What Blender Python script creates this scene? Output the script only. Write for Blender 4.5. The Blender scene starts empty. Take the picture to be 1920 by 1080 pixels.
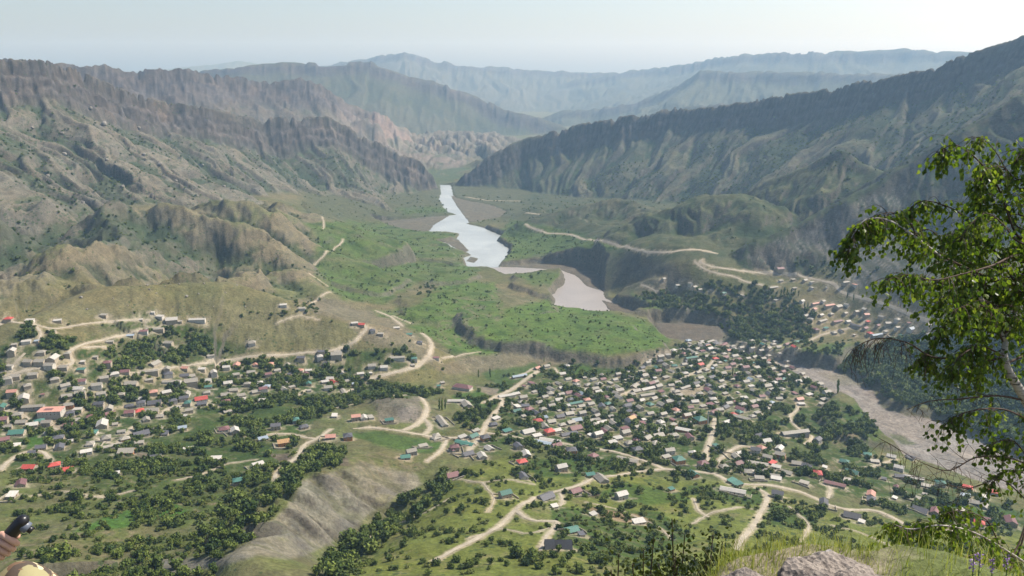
import bpy, math, random, re
import numpy as np
from mathutils import Vector, Matrix
random.seed(7); rng = np.random.default_rng(7)
sc = bpy.context.scene
COL = sc.collection
# ------------------------------------------------------------------ camera, sky, sun, exposure
CAMH = 480.0
FPX = 1507.0
PITCH = math.radians(15.2)
cam_d = bpy.data.cameras.new("camera"); cam = bpy.data.objects.new("camera", cam_d); COL.objects.link(cam)
cam_d.sensor_width = 36.0; cam_d.lens = 36.0 * FPX / 1920.0
cam_d.clip_start = 0.05; cam_d.clip_end = 60000.0
cam.location = (0, 0, CAMH); cam.rotation_euler = (math.radians(90) - PITCH, 0, 0)
sc.camera = cam
SUN_AZ = math.radians(66)      # clockwise from the view direction (+Y)
SUN_EL = math.radians(50)
world = bpy.data.worlds.new("World"); sc.world = world; world.use_nodes = True
wn = world.node_tree.nodes; wl = world.node_tree.links
for n in list(wn): wn.remove(n)
sky = wn.new("ShaderNodeTexSky"); sky.sky_type = 'NISHITA'; sky.sun_disc = False
sky.sun_elevation = SUN_EL; sky.sun_rotation = SUN_AZ
sky.air_density = 1.0; sky.dust_density = 4.5; sky.ozone_density = 0.5; sky.altitude = 900
bg = wn.new("ShaderNodeBackground"); bg.inputs[1].default_value = 0.108
wo = wn.new("ShaderNodeOutputWorld"); wl.new(sky.outputs[0], bg.inputs[0]); wl.new(bg.outputs[0], wo.inputs[0])
sun_d = bpy.data.lights.new("sun", 'SUN'); sun_d.energy = 5.0; sun_d.angle = math.radians(0.53); sun_d.color = (1.0, 0.945, 0.86)
sun = bpy.data.objects.new("sun", sun_d); COL.objects.link(sun)
sd = Vector((math.sin(SUN_AZ) * math.cos(SUN_EL), math.cos(SUN_AZ) * math.cos(SUN_EL), math.sin(SUN_EL)))
sun.rotation_euler = sd.to_track_quat('Z', 'Y').to_euler()
sc.view_settings.view_transform = 'Standard'; sc.view_settings.look = 'None'
sc.view_settings.gamma = 1.0; sc.view_settings.use_curve_mapping = False
sc.view_settings.exposure = 0.60
sc.render.engine = 'CYCLES'
sc.cycles.use_denoising = True
sc.cycles.max_bounces = 5; sc.cycles.diffuse_bounces = 2; sc.cycles.glossy_bounces = 2
sc.cycles.transmission_bounces = 3; sc.cycles.transparent_max_bounces = 6; sc.cycles.volume_bounces = 1

# ------------------------------------------------------------------ projection helpers (pixel of the 1920x1080 photograph <-> world)
CP, SP = math.cos(PITCH), math.sin(PITCH)
def pix_dir(px, py):
    u = np.asarray(px, float) - 960.0; v = np.asarray(py, float) - 540.0
    return u, FPX * CP - v * SP, -FPX * SP - v * CP
def pix_plane(px, py, h):
    x, y, z = pix_dir(px, py); t = (h - CAMH) / z
    return x * t, y * t
def pix_r(px, py, r):
    """point at horizontal distance r along the pixel's ray"""
    x, y, z = pix_dir(px, py); t = r / np.hypot(x, y)
    return x * t, y * t, CAMH + z * t
def world_pix(x, y, z):
    zz = z - CAMH
    f = y * CP - zz * SP; up = y * SP + zz * CP
    f = np.maximum(f, 1e-3)
    return 960 + FPX * x / f, 540 - FPX * up / f

# ------------------------------------------------------------------ noise
_P = np.random.default_rng(3).permutation(512).astype(np.int32); _P = np.concatenate([_P, _P, _P])
_GA = np.random.default_rng(4).random(512) * 2 * np.pi
_GX = np.cos(_GA).astype(np.float32); _GY = np.sin(_GA).astype(np.float32)
def perlin(x, y):
    xi = np.floor(x).astype(np.int32); yi = np.floor(y).astype(np.int32)
    xf = (x - xi).astype(np.float32); yf = (y - yi).astype(np.float32)
    X0 = xi & 511; X1 = (xi + 1) & 511; Y0 = yi & 511; Y1 = (yi + 1) & 511
    def g(a, b, dx, dy):
        k = _P[_P[a] + b] & 511
        return _GX[k] * dx + _GY[k] * dy
    u = xf * xf * xf * (xf * (xf * 6 - 15) + 10); v = yf * yf * yf * (yf * (yf * 6 - 15) + 10)
    a = g(X0, Y0, xf, yf); b = g(X1, Y0, xf - 1, yf); c = g(X0, Y1, xf, yf - 1); d = g(X1, Y1, xf - 1, yf - 1)
    return ((a + (b - a) * u) * (1 - v) + (c + (d - c) * u) * v) * 1.5
def fbm(x, y, s, oct=4, gain=0.5, off=0.0):
    o = np.zeros(np.shape(x), np.float32); a = 1.0; f = 1.0 / s; t = 0
    for i in range(oct):
        o += a * perlin(x * f + 17.3 * i + off, y * f - 9.1 * i + off * 0.7); t += a; a *= gain; f *= 2.03
    return o / t
def ridged(x, y, s, oct=4, gain=0.5, off=0.0):
    o = np.zeros(np.shape(x), np.float32); a = 1.0; f = 1.0 / s; t = 0
    for i in range(oct):
        o += a * (1 - np.abs(perlin(x * f + 31.7 * i + off, y * f + 5.3 * i - off))*1.6); t += a; a *= gain; f *= 2.1
    return o / t
def sstep(a, b, x):
    t = np.clip((x - a) / (b - a), 0, 1); return t * t * (3 - 2 * t)
def smax(a, b, k):
    h = np.clip(0.5 + 0.5 * (a - b) / k, 0, 1)
    return b * (1 - h) + a * h + k * h * (1 - h)

# ------------------------------------------------------------------ polar ground grid
def geo(a, b, step):
    n = int(math.log(b / a) / step); return np.geomspace(a, b, n, endpoint=False)
R = np.concatenate([geo(9, 330, .05), geo(330, 1900, .0042), geo(1900, 3700, .0024), geo(3700, 17500, .0062), [17500.0]])
A_in = np.radians(np.linspace(-37, 37, 860))
A_out = np.radians(np.linspace(38, 75, 30))
A = np.concatenate([-A_out[::-1], A_in, A_out])
NR, NA = len(R), len(A)
RR, AA = np.meshgrid(R, A, indexing='ij')
X = RR * np.sin(AA); Y = RR * np.cos(AA)
PX0, _ = world_pix(X, Y, np.full_like(X, 0.0))

# base relief: (px, py, height) control points on the valley floor and slopes
BASE = """
0,640,118 0,700,108 0,760,112 0,830,118 0,880,132 0,950,152 0,1080,186 0,590,112
100,640,112 100,700,104 100,760,106 100,820,114 100,880,128 100,960,150 100,1080,186
200,610,112 200,660,104 200,720,98 200,790,106 200,860,120 200,950,142 200,1040,168 200,1080,182
300,600,110 300,650,100 300,700,96 300,760,100 300,820,108 300,900,126 300,980,148 300,1070,178
400,610,108 400,660,96 400,720,90 400,780,94 400,850,108 400,930,130 400,1010,158 400,1080,186
500,640,92 500,690,84 500,740,84 500,800,92 490,880,112 470,950,132
600,650,80 600,690,74 600,740,74 600,790,84 590,850,104 560,880,114
640,877,134 607,890,142 580,900,150 547,930,160 515,985,174 482,1002,180 450,1027,188 425,1050,194 
785,910,104 762,930,106 700,960,116 662,990,128 625,1022,140 600,1060,154 
700,640,68 700,690,62 700,740,64 740,770,84 700,810,94 700,860,112 
800,640,56 800,690,52 800,740,62 790,790,78 800,830,92 800,880,106 
860,940,130 800,1000,152 850,1060,182 760,1060,176 720,1040,160
900,700,38 900,750,56 900,800,78 900,850,96 900,900,116 900,960,140 950,1010,160 950,1080,190
1000,670,34 1000,710,40 1000,760,58 1000,810,78 1000,860,98 1000,920,122 1050,980,146 1050,1080,188
1100,690,28 1100,730,40 1100,780,56 1100,830,76 1100,880,94 1130,940,122 1150,1010,150 1150,1080,184
1200,680,26 1200,720,36 1200,770,52 1200,820,68 1200,870,84 1230,920,104 1250,980,130 1270,1080,172
1300,650,20 1300,690,28 1300,740,42 1300,790,56 1300,840,68 1320,890,84 1350,950,110 1370,1020,142 1400,1080,165
1400,650,16 1400,690,22 1400,740,34 1420,800,48 1430,860,62 1440,910,80 1480,970,106 1500,1050,142 1520,1080,158
1480,720,18 1500,770,26 1530,830,38 1550,880,52 1570,930,70 1600,980,92 1620,1060,130 
1600,760,16 1620,800,22 1640,850,30 1660,890,42 1690,940,60 1720,990,82 1760,1060,118
1740,870,16 1780,900,22 1830,940,36 1860,980,50 1890,1040,80 1910,1080,104
1960,950,20 2000,1000,40 2000,1080,90
1190,402,50 1300,405,62 1450,405,100 1060,388,24 1200,376,36 1330,355,60 1130,405,34 1230,450,62 600,480,54 640,420,26 700,420,8 760,420,4 840,440,5 700,450,16 780,470,12 640,520,44 720,510,26 800,500,12 860,500,7
640,560,58 700,590,50 760,560,36 850,550,26 900,520,10 960,520,6 1000,540,9 1040,530,8 950,580,26 880,600,34 1000,600,26 
1100,620,24 1200,620,22 820,620,42 900,640,34 1000,640,28 1100,650,24 1220,650,20
950,415,5 1000,440,12 1050,470,12 960,470,5 1000,420,24 1050,430,34 1100,470,34 1130,452,58 1200,472,88 1250,473,96 1340,475,100
1010,398,34 1080,410,60 1150,540,10 1190,560,14 1200,520,42 1250,520,60 1300,500,84 1350,510,80 1250,545,34 1300,540,50 
1180,580,14 1250,590,14 1330,590,18 1300,560,36 1400,540,58 1400,580,26 1450,620,18 1500,590,36 1500,560,52 1500,520,74
1600,530,86 1600,560,62 1600,590,40 1680,570,70 1680,600,48 1760,600,68 1760,640,40 1650,650,16 1560,650,14 1500,660,12
1700,700,14 1760,730,14 1820,760,16 1850,700,34 1900,780,22 1950,700,60 1900,640,80 2000,800,30
620,400,50 560,420,80 600,440,66 560,500,70 590,540,70 520,540,84 
300,400,168 300,450,134 300,520,86 450,400,138 450,450,112 450,520,80 150,400,168 150,460,130 150,530,84 60,560,88 0,480,130 0,430,160 -100,500,150
380,520,80 230,500,96 200,440,146 380,430,136 -100,640,130 -100,800,130 -100,1000,170
"""
cp = np.array([[float(a) for a in t.split(',')] for t in BASE.split()])
cx, cy = pix_plane(cp[:, 0], cp[:, 1], cp[:, 2])
ch = cp[:, 2]
far = []
for az in np.radians(np.arange(-60, 61, 12)):
    for r in (3600, 5000, 8000, 12000, 17000): far.append((r * math.sin(az), r * math.cos(az), 4.0))
for az in np.radians([-60, -50, 50, 60]):
    for r in (500, 900, 1500, 2300): far.append((r * math.sin(az), r * math.cos(az), 160.0 if az < 0 else 120.0))
for r, azs, hh in ((2400, range(-34, -15, 6), 110), (2800, range(-34, -15, 6), 90), (2900, range(10, 40, 8), 30)):
    for a_ in azs: far.append((r * math.sin(math.radians(a_)), r * math.cos(math.radians(a_)), hh))
far.append((0, 300, 225)); far.append((-160, 280, 225)); far.append((160, 280, 215)); far.append((0, 3000, 2)); far.append((-50, 3400, 0))
far = np.array(far)
bx_ = np.concatenate([cx, far[:, 0]]); by_ = np.concatenate([cy, far[:, 1]]); bh_ = np.concatenate([ch, far[:, 2]])
# interpolate in log-polar coordinates so that spacing is even
def lp(x, y): r = np.hypot(x, y) + 1e-6; return np.log(r), np.arctan2(x, y) * 1.15
def tps_fit(x, y, h, lam):
    a, b = lp(x, y); n = len(a)
    d2 = (a[:, None] - a) ** 2 + (b[:, None] - b) ** 2
    K = 0.5 * d2 * np.log(d2 + 1e-12) + lam * np.eye(n)
    Pm = np.stack([np.ones(n), a, b], 1)
    M = np.block([[K, Pm], [Pm.T, np.zeros((3, 3))]])
    return a, b, np.linalg.solve(M, np.concatenate([h, np.zeros(3)]))
ta, tb, tw = tps_fit(bx_, by_, bh_, 2e-5)
def tps_eval(x, y):
    a, b = lp(x, y); o = (tw[-3] + tw[-2] * a + tw[-1] * b).astype(np.float32); a = a.astype(np.float32); b = b.astype(np.float32)
    for i in range(len(ta)):
        d2 = (a - np.float32(ta[i])) ** 2 + (b - np.float32(tb[i])) ** 2 + np.float32(1e-12)
        o += np.float32(0.5 * tw[i]) * d2 * np.log(d2)
    return o
# coarse evaluation (smooth field) then upsample along both axes
ri = np.unique(np.concatenate([np.arange(0, NR, 4), [NR - 1]])); ai = np.unique(np.concatenate([np.arange(0, NA, 4), [NA - 1]]))
Hc = tps_eval(X[np.ix_(ri, ai)], Y[np.ix_(ri, ai)]).astype(float)
tmp = np.empty((NR, len(ai)))
for j in range(len(ai)): tmp[:, j] = np.interp(np.arange(NR), ri, Hc[:, j])
H = np.empty((NR, NA))
for i in range(NR): H[i] = np.interp(np.arange(NA), ai, tmp[i])
H = np.where(RR > 3500, np.clip(H, 0, 30), H)
H = np.maximum(H, 3.0)

def poly_dist(x, y, pts, closed=False):
    """distance to a polyline, arc length at the foot, index+fraction"""
    best = np.full(x.shape, 1e18, np.float32); bs = np.zeros(x.shape, np.float32); bi = np.zeros(x.shape, np.float32)
    pts = np.asarray(pts, float); n = len(pts) if closed else len(pts) - 1; s0 = 0
    for i in range(n):
        a = pts[i]; b = pts[(i + 1) % len(pts)]; d = b - a; L = math.hypot(*d) + 1e-9
        t = np.clip(((x - a[0]) * d[0] + (y - a[1]) * d[1]) / (L * L), 0, 1)
        q = (x - a[0] - t * d[0]) ** 2 + (y - a[1] - t * d[1]) ** 2
        m = q < best; best[m] = q[m]; bs[m] = (s0 + t * L)[m]; bi[m] = (i + t)[m]; s0 += L
    return np.sqrt(best), bs, bi
def inside(x, y, pts):
    c = np.zeros(x.shape, bool); n = len(pts)
    for i in range(n):
        x1, y1 = pts[i]; x2, y2 = pts[(i + 1) % n]
        if y1 == y2: continue
        c ^= ((y1 > y) != (y2 > y)) & (x < (x2 - x1) * (y - y1) / (y2 - y1) + x1)
    return c
def sdf(x, y, pts, margin):
    """signed distance (negative inside) near a polygon, large outside the margin"""
    pts = np.asarray(pts, float)
    o = np.full(x.shape, 1e6, np.float32)
    m = (x > pts[:, 0].min() - margin) & (x < pts[:, 0].max() + margin) & (y > pts[:, 1].min() - margin) & (y < pts[:, 1].max() + margin)
    if not m.any(): return o
    xs, ys = x[m], y[m]
    d, _, _ = poly_dist(xs, ys, pts, True)
    o[m] = np.where(inside(xs, ys, pts), -d, d)
    return o
def P2(s): return [tuple(float(v) for v in t.split(',')) for t in s.split()]
def ray_poly(pts, h):
    return [tuple(float(v) for v in pix_plane(a, b, h)) for a, b in pts]

BARE = np.zeros_like(H); ROCK = np.zeros_like(H)
# raised terraces with eroded cliff edges: (polygon in pixels, plane height, rise, edge width)
TERR = [
 (P2("860,592 930,592 985,580 1040,574 1190,594 1245,622 1256,640 1225,652 1185,664 1135,664 1085,658 1040,654 985,650 940,650 900,640 870,620"), 50, 18, 9),
 (P2("575,418 640,415 720,420 790,428 850,436 868,442 865,450 800,455 850,468 870,476 880,484 860,490 800,484 700,488 640,492 590,480"), 20, 6, 5),
 (P2("640,492 700,490 800,488 850,492 900,505 880,520 820,528 770,528 740,552 720,566 665,568 600,560 580,520"), 30, 9, 6),
 (P2("740,566 860,530 900,528 960,545 1040,552 1040,575 980,590 900,604 820,615 760,600"), 38, 9, 12),
 (P2("960,512 1020,508 1062,512 1058,540 1040,552 1000,548 960,535"), 18, 11, 6),
 (P2("940,412 1000,400 1040,425 1100,450 1180,470 1150,480 1060,476 960,492 930,492 955,462 925,440 900,424"), 12, 9, 6),
 (P2("1130,562 1170,545 1240,560 1290,590 1330,600 1345,612 1280,608 1230,600 1180,590"), 14, 13, 7),
 (P2("1470,660 1530,650 1640,640 1600,665 1545,690 1520,690 1480,680"), 14, 13, 7),
 (P2("1570,730 1605,752 1632,775 1642,800 1655,822 1690,850 1650,860 1560,850 1540,780"), 14, 9, 6),
 (P2("810,668 880,690 960,690 1000,672 1040,664 1110,672 1180,678 1225,660 1160,672 1060,662 985,656 900,672 830,664"), 32, 6, 14),
 (P2("700,742 740,738 790,742 806,760 800,786 770,802 720,790 690,765"), 70, 8, 16),
]
wx = fbm(X, Y, 60, 4) * 16 + fbm(X, Y, 12, 2) * 3; wy = fbm(X, Y, 60, 4, off=50) * 16 + fbm(X, Y, 12, 2, off=9) * 3
for pts, h0, rise, ew in TERR:
    d = sdf(X + wx, Y + wy, ray_poly(pts, h0), 140)
    ewv = ew * (1 + 1.1 * np.clip(fbm(X, Y, 70, 3, off=66) + .2, 0, 1)); top = sstep(ewv, -ewv, d); H += rise * top
    BARE = np.maximum(BARE, np.exp(-(d / (ew * 1.1)) ** 2) * min(1, rise / 10))

# ridges: crest (px,py,r), front slope, back slope, cliff height, cliff run, gully size, gully amplitude
RIDGES = [
 ("L1", "-420,20,2450 -250,60,2470 0,110,2600 60,112,2640 130,123,2700 210,158,2800 300,186,2900 400,206,3000 470,220,3090 497,230,3130 508,220,3140 530,217,3150 620,218,3250 680,250,3270 740,283,3300 790,303,3330 812,325,3350 824,348,3390", 0.5, .75, 120, 55, 120, 24, 1350),
 ("R1", "2250,10,2650 2050,40,2700 1920,65,2800 1820,100,2850 1760,126,2880 1700,135,2900 1600,153,2980 1500,173,3080 1400,191,3180 1290,205,3310 1262,199,3335 1232,212,3350 1180,216,3400 1080,232,3450 1000,262,3480 920,298,3450 870,325,3430 849,349,3420", 0.6, .8, 75, 55, 170, 30, 1400),
 ("B", "-300,90,3700 -150,100,3800 0,106,3850 60,112,3850 140,118,3900 200,117,3950 250,128,4000 350,127,4100 430,141,4200 520,152,4300 560,150,4350 600,160,4400 680,200,4500 740,240,4550 800,283,4600 850,312,4650", .62, .7, 70, 130, 190, 34, 1100),
 ("C", "300,142,6700 380,130,6600 460,120,6500 600,115,6500 690,112,6500 701,124,6480 780,144,6450 880,165,6400 920,188,6350 950,203,6300 1050,232,6200 1100,262,6100", .48, .5, 70, 60, 420, 26, 2200),
 ("D", "400,150,11500 560,128,11500 660,112,11300 700,107,11200 735,100,11000 755,96,11000 790,107,11000 860,120,11000 950,127,11000 1100,135,11000 1180,136,11000 1300,140,11000", .35, .4, 60, 80, 600, 70, 4000),
 ("E", "1080,150,10500 1180,133,10400 1280,120,10000 1340,108,9800 1400,103,9600 1530,95,9300 1537,99,9290 1560,96,9250 1700,91,9200 1850,97,9000 2100,100,9000", .36, .4, 90, 90, 560, 50, 3600),
 ("F", "960,250,7400 1060,206,7400 1120,203,7300 1200,188,7250 1255,166,7150 1292,146,7050 1315,131,7000 1400,133,6900 1500,134,6800 1620,136,6600 1750,138,6500 1900,140,6500", .42, .45, 60, 60, 380, 45, 2400),
 ("F3", "1040,262,5700 1100,240,5700 1180,225,5600 1230,208,5500 1300,200,5400 1400,190,5300", .5, .5, 40, 60, 300, 35, 1200),
 ("G", "260,132,15500 370,124,15500 430,114,15500 500,121,15500 600,130,15500", .3, .3, 20, 60, 800, 80, 4500),
 ("V", "640,262,4500 700,256,4600 760,250,4750 820,247,4900 900,252,5100 980,262,5300", .20, .3, 0, 10, 105, 42, 1300),
 ("V2", "690,290,4150 740,282,4200 800,285,4250", .3, .3, 0, 10, 80, 25, 350),
 ("P", "1360,372,2200 1400,358,2190 1480,323,2160 1540,292,2140 1575,279,2130 1605,292,2120 1640,315,2100 1720,345,2080 1800,330,2200", 0.66, .7, 12, 16, 95, 14, 620),
 ("Q", "2150,110,2150 2000,140,2080 1920,177,2030 1800,247,1960 1700,306,1910 1640,347,1870 1560,395,1820 1480,430,1770 1400,464,1730", 0.8, .5, 10, 14, 75, 13, 900),
 ("Q2", "2150,240,1880 2000,330,1820 1900,395,1760 1830,450,1720 1770,495,1690", 0.8, .6, 8, 14, 70, 12, 680),
 ("M1", "1010,408,2340 1045,395,2370 1100,382,2380 1150,375,2370 1190,374,2340 1235,392,2270 1255,406,2220", 0.6, .5, 0, 10, 90, 16, 420),
 ("M2", "1190,420,1990 1215,402,2000 1255,386,2000 1320,366,2000 1390,364,1990 1420,385,1940", 0.6, .5, 0, 10, 100, 18, 560),
 ("H1", "40,606,1130 80,590,1165 130,566,1200 200,538,1236 300,533,1245 420,529,1252 480,547,1240 530,561,1222 575,577,1208 650,600,1190 690,607,1180", .46, .62, 0, 8, 75, 4, 330),
 ("S1", "0,445,1560 50,458,1520 90,468,1490 120,500,1420 150,520,1390", .5, .6, 0, 8, 60, 5, 280),
 ("S2", "-40,520,1330 40,515,1330 80,520,1325 130,533,1310 170,548,1290", .55, .6, 8, 8, 55, 5, 260),
 ("S3", "200,400,1800 170,430,1700 150,450,1640 130,470,1570", .5, .55, 0, 8, 60, 5, 280),
 ("S4", "330,398,1800 300,425,1720 290,450,1650 245,475,1560 200,485,1500 150,495,1460", .46, .5, 6, 8, 70, 5, 300),
 ("S5", "300,440,1680 330,460,1620 350,490,1540 370,510,1490", .46, .5, 0, 8, 60, 5, 260),
 ("S6", "350,395,1850 400,420,1780 450,450,1700 500,480,1640 560,520,1560 600,545,1500", .42, .5, 0, 8, 70, 5, 300),
 ("S7", "350,392,1900 450,400,1880 520,425,1830 570,455,1790 600,470,1770", .4, .5, 0, 8, 70, 5, 280),
 ("S8", "310,390,1990 430,395,1990 540,398,2010 575,402,2020", .36, .45, 0, 8, 70, 5, 260),
 ("N1", "655,868,800 640,877,785 607,890,765 580,900,745 560,915,725 547,930,705 535,957,672 515,985,640 482,1002,622 450,1027,595 425,1050,572 400,1062,562 360,1078,548", 0.42, .66, 0, 5, 26, 13, 190),
 ("N2", "640,877,785 680,893,762 730,900,765 775,895,790", 0.4, .5, 0, 5, 24, 4, 90),
 ("N3", "547,930,705 600,935,716 650,955,705 690,975,690", .5, .55, 0, 5, 24, 4, 80),
 ("N4", "440,1062,545 520,1066,545 590,1075,545 640,1085,540", .5, .5, 0, 5, 24, 4, 90),
]
RFIELD = {}
for name, s, sf, sb, cl, crun, gs, ga, reach in RIDGES:
    q = np.array(P2(s)); wxp, wyp, hz = pix_r(q[:, 0], q[:, 1], q[:, 2])
    pts = np.stack([wxp, wyp], 1)
    # resample the crest finely so that the silhouette keeps small teeth
    rmin = max(0, q[:, 2].min() - reach * 1.0); rmax = q[:, 2].max() + reach * .9
    m = (RR > rmin) & (RR < rmax)
    amin = np.arctan2(pts[:, 0], pts[:, 1]).min() - math.atan(reach / q[:, 2].min()); amax = np.arctan2(pts[:, 0], pts[:, 1]).max() + math.atan(reach / q[:, 2].min())
    m &= (AA > amin) & (AA < amax)
    x, y = X[m], Y[m]
    big = gs * 1.6
    ux = x + fbm(x, y, big * 1.2, 3) * gs * .35; uy = y + fbm(x, y, big * 1.2, 3, off=33) * gs * .35
    d, ss, ii = poly_dist(ux, uy, pts)
    keep = d < reach
    xk, yk, d, ss, ii = x[keep], y[keep], d[keep], ss[keep], ii[keep]
    crest = np.interp(ii, np.arange(len(hz)), hz)
    # side: nearer to the camera than the crest is the front
    ci = np.interp(ii, np.arange(len(hz)), q[:, 2]); front = (np.hypot(xk, yk) < ci + 1e-3).astype(float)
    front = sstep(-20, 20, ci - np.hypot(xk, yk)) if gs > 80 else front
    slope = sb + (sf - sb) * front
    L = 1000.0 if gs > 80 else 500.0
    rw = 24.0 if name[0] in 'SM' else (14.0 if name == 'H1' else (5.0 if name[0] == 'N' else (8.0 if name in 'PQQ2' else 0.0)))
    d0 = d; d = np.sqrt(d * d + rw * rw) - rw
    drop = slope * d * (1 - (0.22 if gs > 100 else 0.08) * np.clip(d / L, 0, 1.0)) + reach * .25 * sstep(.8, 1, d / reach)
    cv = cl * (0.75 + 0.5 * fbm(ss, ss * 0, gs * 2.5, 3, off=3)) 
    dd = d + gs * .14 * fbm(ss, d * .25, gs * .5, 4, off=8) + (crun * .30 * fbm(ss, ss * 0 + 3, 26, 3, .6, off=18) if cl > 20 else 0)
    # the cliff band is broken into two steps
    drop += cv * front * (0.42 * sstep(.0, .28, dd / crun) + 0.30 * sstep(.50, .74, dd / crun) + 0.28 * sstep(1.0, 1.25, dd / crun))
    # gullies running down the slope, deeper with distance
    gw = fbm(ss, d, gs * 1.3, 3, off=2) * gs * .55
    g1 = np.abs(perlin((ss + gw) / gs * 1.0 + 11.1, d / (gs * 7) + 3)) * 1.9
    g2 = np.abs(perlin((ss + gw) / (gs * .42) + 7.7, d / (gs * 3.4) + 9)) * 1.9
    g3 = np.abs(perlin((ss + gw * .6) / (gs * .17) + 1.7, d / (gs * 1.6) + 5)) * 1.9
    amp = sstep(0, gs * 1.1, d)
    g4 = np.abs(perlin((ss + gw * .4) / (gs * .075) + 3.1, d / (gs * .8) + 7)) * 1.9
    rib = (np.clip(g1, 0, 1) - .55) * .85 * amp + (np.clip(g2, 0, 1) - .5) * .58 * sstep(0, gs * .7, d) + (np.clip(g3, 0, 1) - .5) * .30 * sstep(0, gs * .25, d) + (np.clip(g4, 0, 1) - .5) * .13 * sstep(0, gs * .25, d)
    hh = crest - drop + ga * rib + fbm(xk, yk, gs * .35, 3, off=5) * ga * .12
    hh += (perlin(ss / (gs * .22) + 4.4, ss * 0 + .5) * ga * .10 + perlin(ss / (gs * .07), ss * 0 + 2.5) * ga * .05) * np.exp(-d / (gs * .5)) * (1 if cl > 0 else .2)
    old = H[m][keep]
    k = 10 if gs > 80 else 4
    new = smax(hh, old, k)
    Hm = H[m]; Hm[keep] = new; H[m] = Hm
    # where this ridge is on top
    w = sstep(-k, k, hh - old)
    band = np.exp(-((dd / crun - .6) / .75) ** 4) * front * w * (cl > 20)
    Rm = ROCK[m]; Rm[keep] = np.maximum(Rm[keep] * (1 - w), band); ROCK[m] = Rm
    if cl > 50 or name in ('Q', 'Q2', 'N1', 'R1'):
        for tag_, arr in (("_s", ss), ("_c", crest - new)):
            fm = np.zeros(m.sum(), np.float32); fm[keep] = arr; ff = np.zeros(X.shape, np.float32); ff[m] = fm; RFIELD[name + tag_] = ff
    fld = np.zeros(X.shape, np.float32); fm = np.zeros(m.sum(), np.float32); fm[keep] = w; fld[m] = fm; RFIELD[name] = fld
    if name in ("L1", "P", "Q", "N1", "Q2", "R1", "M2", "M1"):
        gf = np.zeros(m.sum(), np.float32); gf[keep] = (1 - np.clip(g1, 0, 1)) * amp * w; ff = np.zeros(X.shape, np.float32); ff[m] = gf; RFIELD[name + "_g"] = ff
        dfm = np.full(m.sum(), 9e3, np.float32); dfm[keep] = d; ff = np.full(X.shape, 9e3, np.float32); ff[m] = dfm; RFIELD[name + "_d"] = ff

PXv, PYv = world_pix(X, Y, H)
# hill texture by area
hills = sstep(380, 400, PYv) * sstep(620, 520, PXv) * sstep(575, 530, PYv) * (RR > 1280) * (RR < 2300)
rg = ridged(X + wx * 1.5, Y + wy * 1.5, 235, 2, .28, 3)
H += hills * (rg - .62) * 80
H += hills * ((ridged(X + wx, Y + wy, 62, 3, .5, 13) - .5) * 13)
midr = sstep(1050, 1150, PXv) * sstep(350, 380, PYv) * sstep(480, 440, PYv) * (RR > 1650) * (RR < 2600)
H += midr * (ridged(X + wx, Y + wy, 170, 4, .5, 7) - .55) * 22
gen = sstep(300, 500, RR)
H += gen * (fbm(X, Y, 90, 4, off=1) * 5 * sstep(3000, 1200, RR) + fbm(X, Y, 14, 3, off=12) * .9)
low_ = sstep(60, 130, RR - 330) * sstep(980, 800, RR)
H += low_ * (ridged(X, Y, 60, 3, .5, 21) - .5) * 2.5
mnt = np.clip(RFIELD["L1"] + RFIELD["R1"] + RFIELD["Q"] * .5 + RFIELD["Q2"] * .5 + RFIELD["P"] * .5 + RFIELD["B"], 0, 1)
H += mnt * ((ridged(X, Y, 95, 5, .6, 61) - .52) * 7 + fbm(X, Y, 26, 3, .6, off=62) * 2.5)
rk = ROCK * mnt
H += rk * (np.abs(perlin(X / 22 + 3, Y / 22)) - .25) * 11
farl = sstep(3300, 3600, RR)
H += farl * (ridged(X + wx, Y + wy, 500, 5, .5, 15) - .5) * sstep(10, 120, H) * (22 + 20 * sstep(6200, 4800, RR))
far2 = farl * sstep(6200, 4200, RR) * sstep(560, 700, PXv) * sstep(1000, 900, PXv)
corr = sstep(70, 300, np.abs(X + 330 + .06 * (Y - 3400) + fbm(X, Y, 420, 3, off=95) * 170))
H += far2 * np.clip(ridged(X, Y, 320, 5, .55, 25) - .35, 0, 1) * 130 * corr

# dark bluff above the meander
# water bodies: flat beds cut into the relief
LAKE = P2("828,347 843,347 846,365 852,371 880,378 915,384 948,397 935,407 868,419 905,428 938,442 928,452 952,466 948,482 930,500 880,500 872,484 888,478 868,470 826,456 858,450 868,438 838,434 790,434 750,426 700,414 740,414 800,408 862,403 845,398 838,392 832,384 826,372 830,362")
MEAN = P2("925,502 1000,495 1070,497 1110,506 1128,522 1122,540 1132,560 1165,575 1215,592 1185,600 1130,586 1090,576 1045,572 1040,552 1062,530 1060,512 1020,507 950,514")
POOL = P2("1225,604 1300,606 1352,612 1360,632 1320,650 1262,650 1236,626")
BED = P2("1350,634 1400,662 1462,678 1520,689 1575,698 1640,733 1655,765 1690,775 1750,785 1850,832 1990,890 2200,960 2200,1060 1990,960 1860,915 1760,882 1700,868 1655,836 1632,800 1618,778 1580,752 1530,722 1480,700 1440,688 1390,672 1340,650")
WATER_H = 0.0
WPOLY = {k: ray_poly(v, WATER_H) for k, v in dict(lake=LAKE, meander=MEAN, pool=POOL).items()}
BEDW = ray_poly(BED, 2.0)
wet = np.zeros_like(H)
sx = fbm(X, Y, 30, 3, off=77) * 7; sy = fbm(X, Y, 30, 3, off=88) * 7
SD = {}
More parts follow.
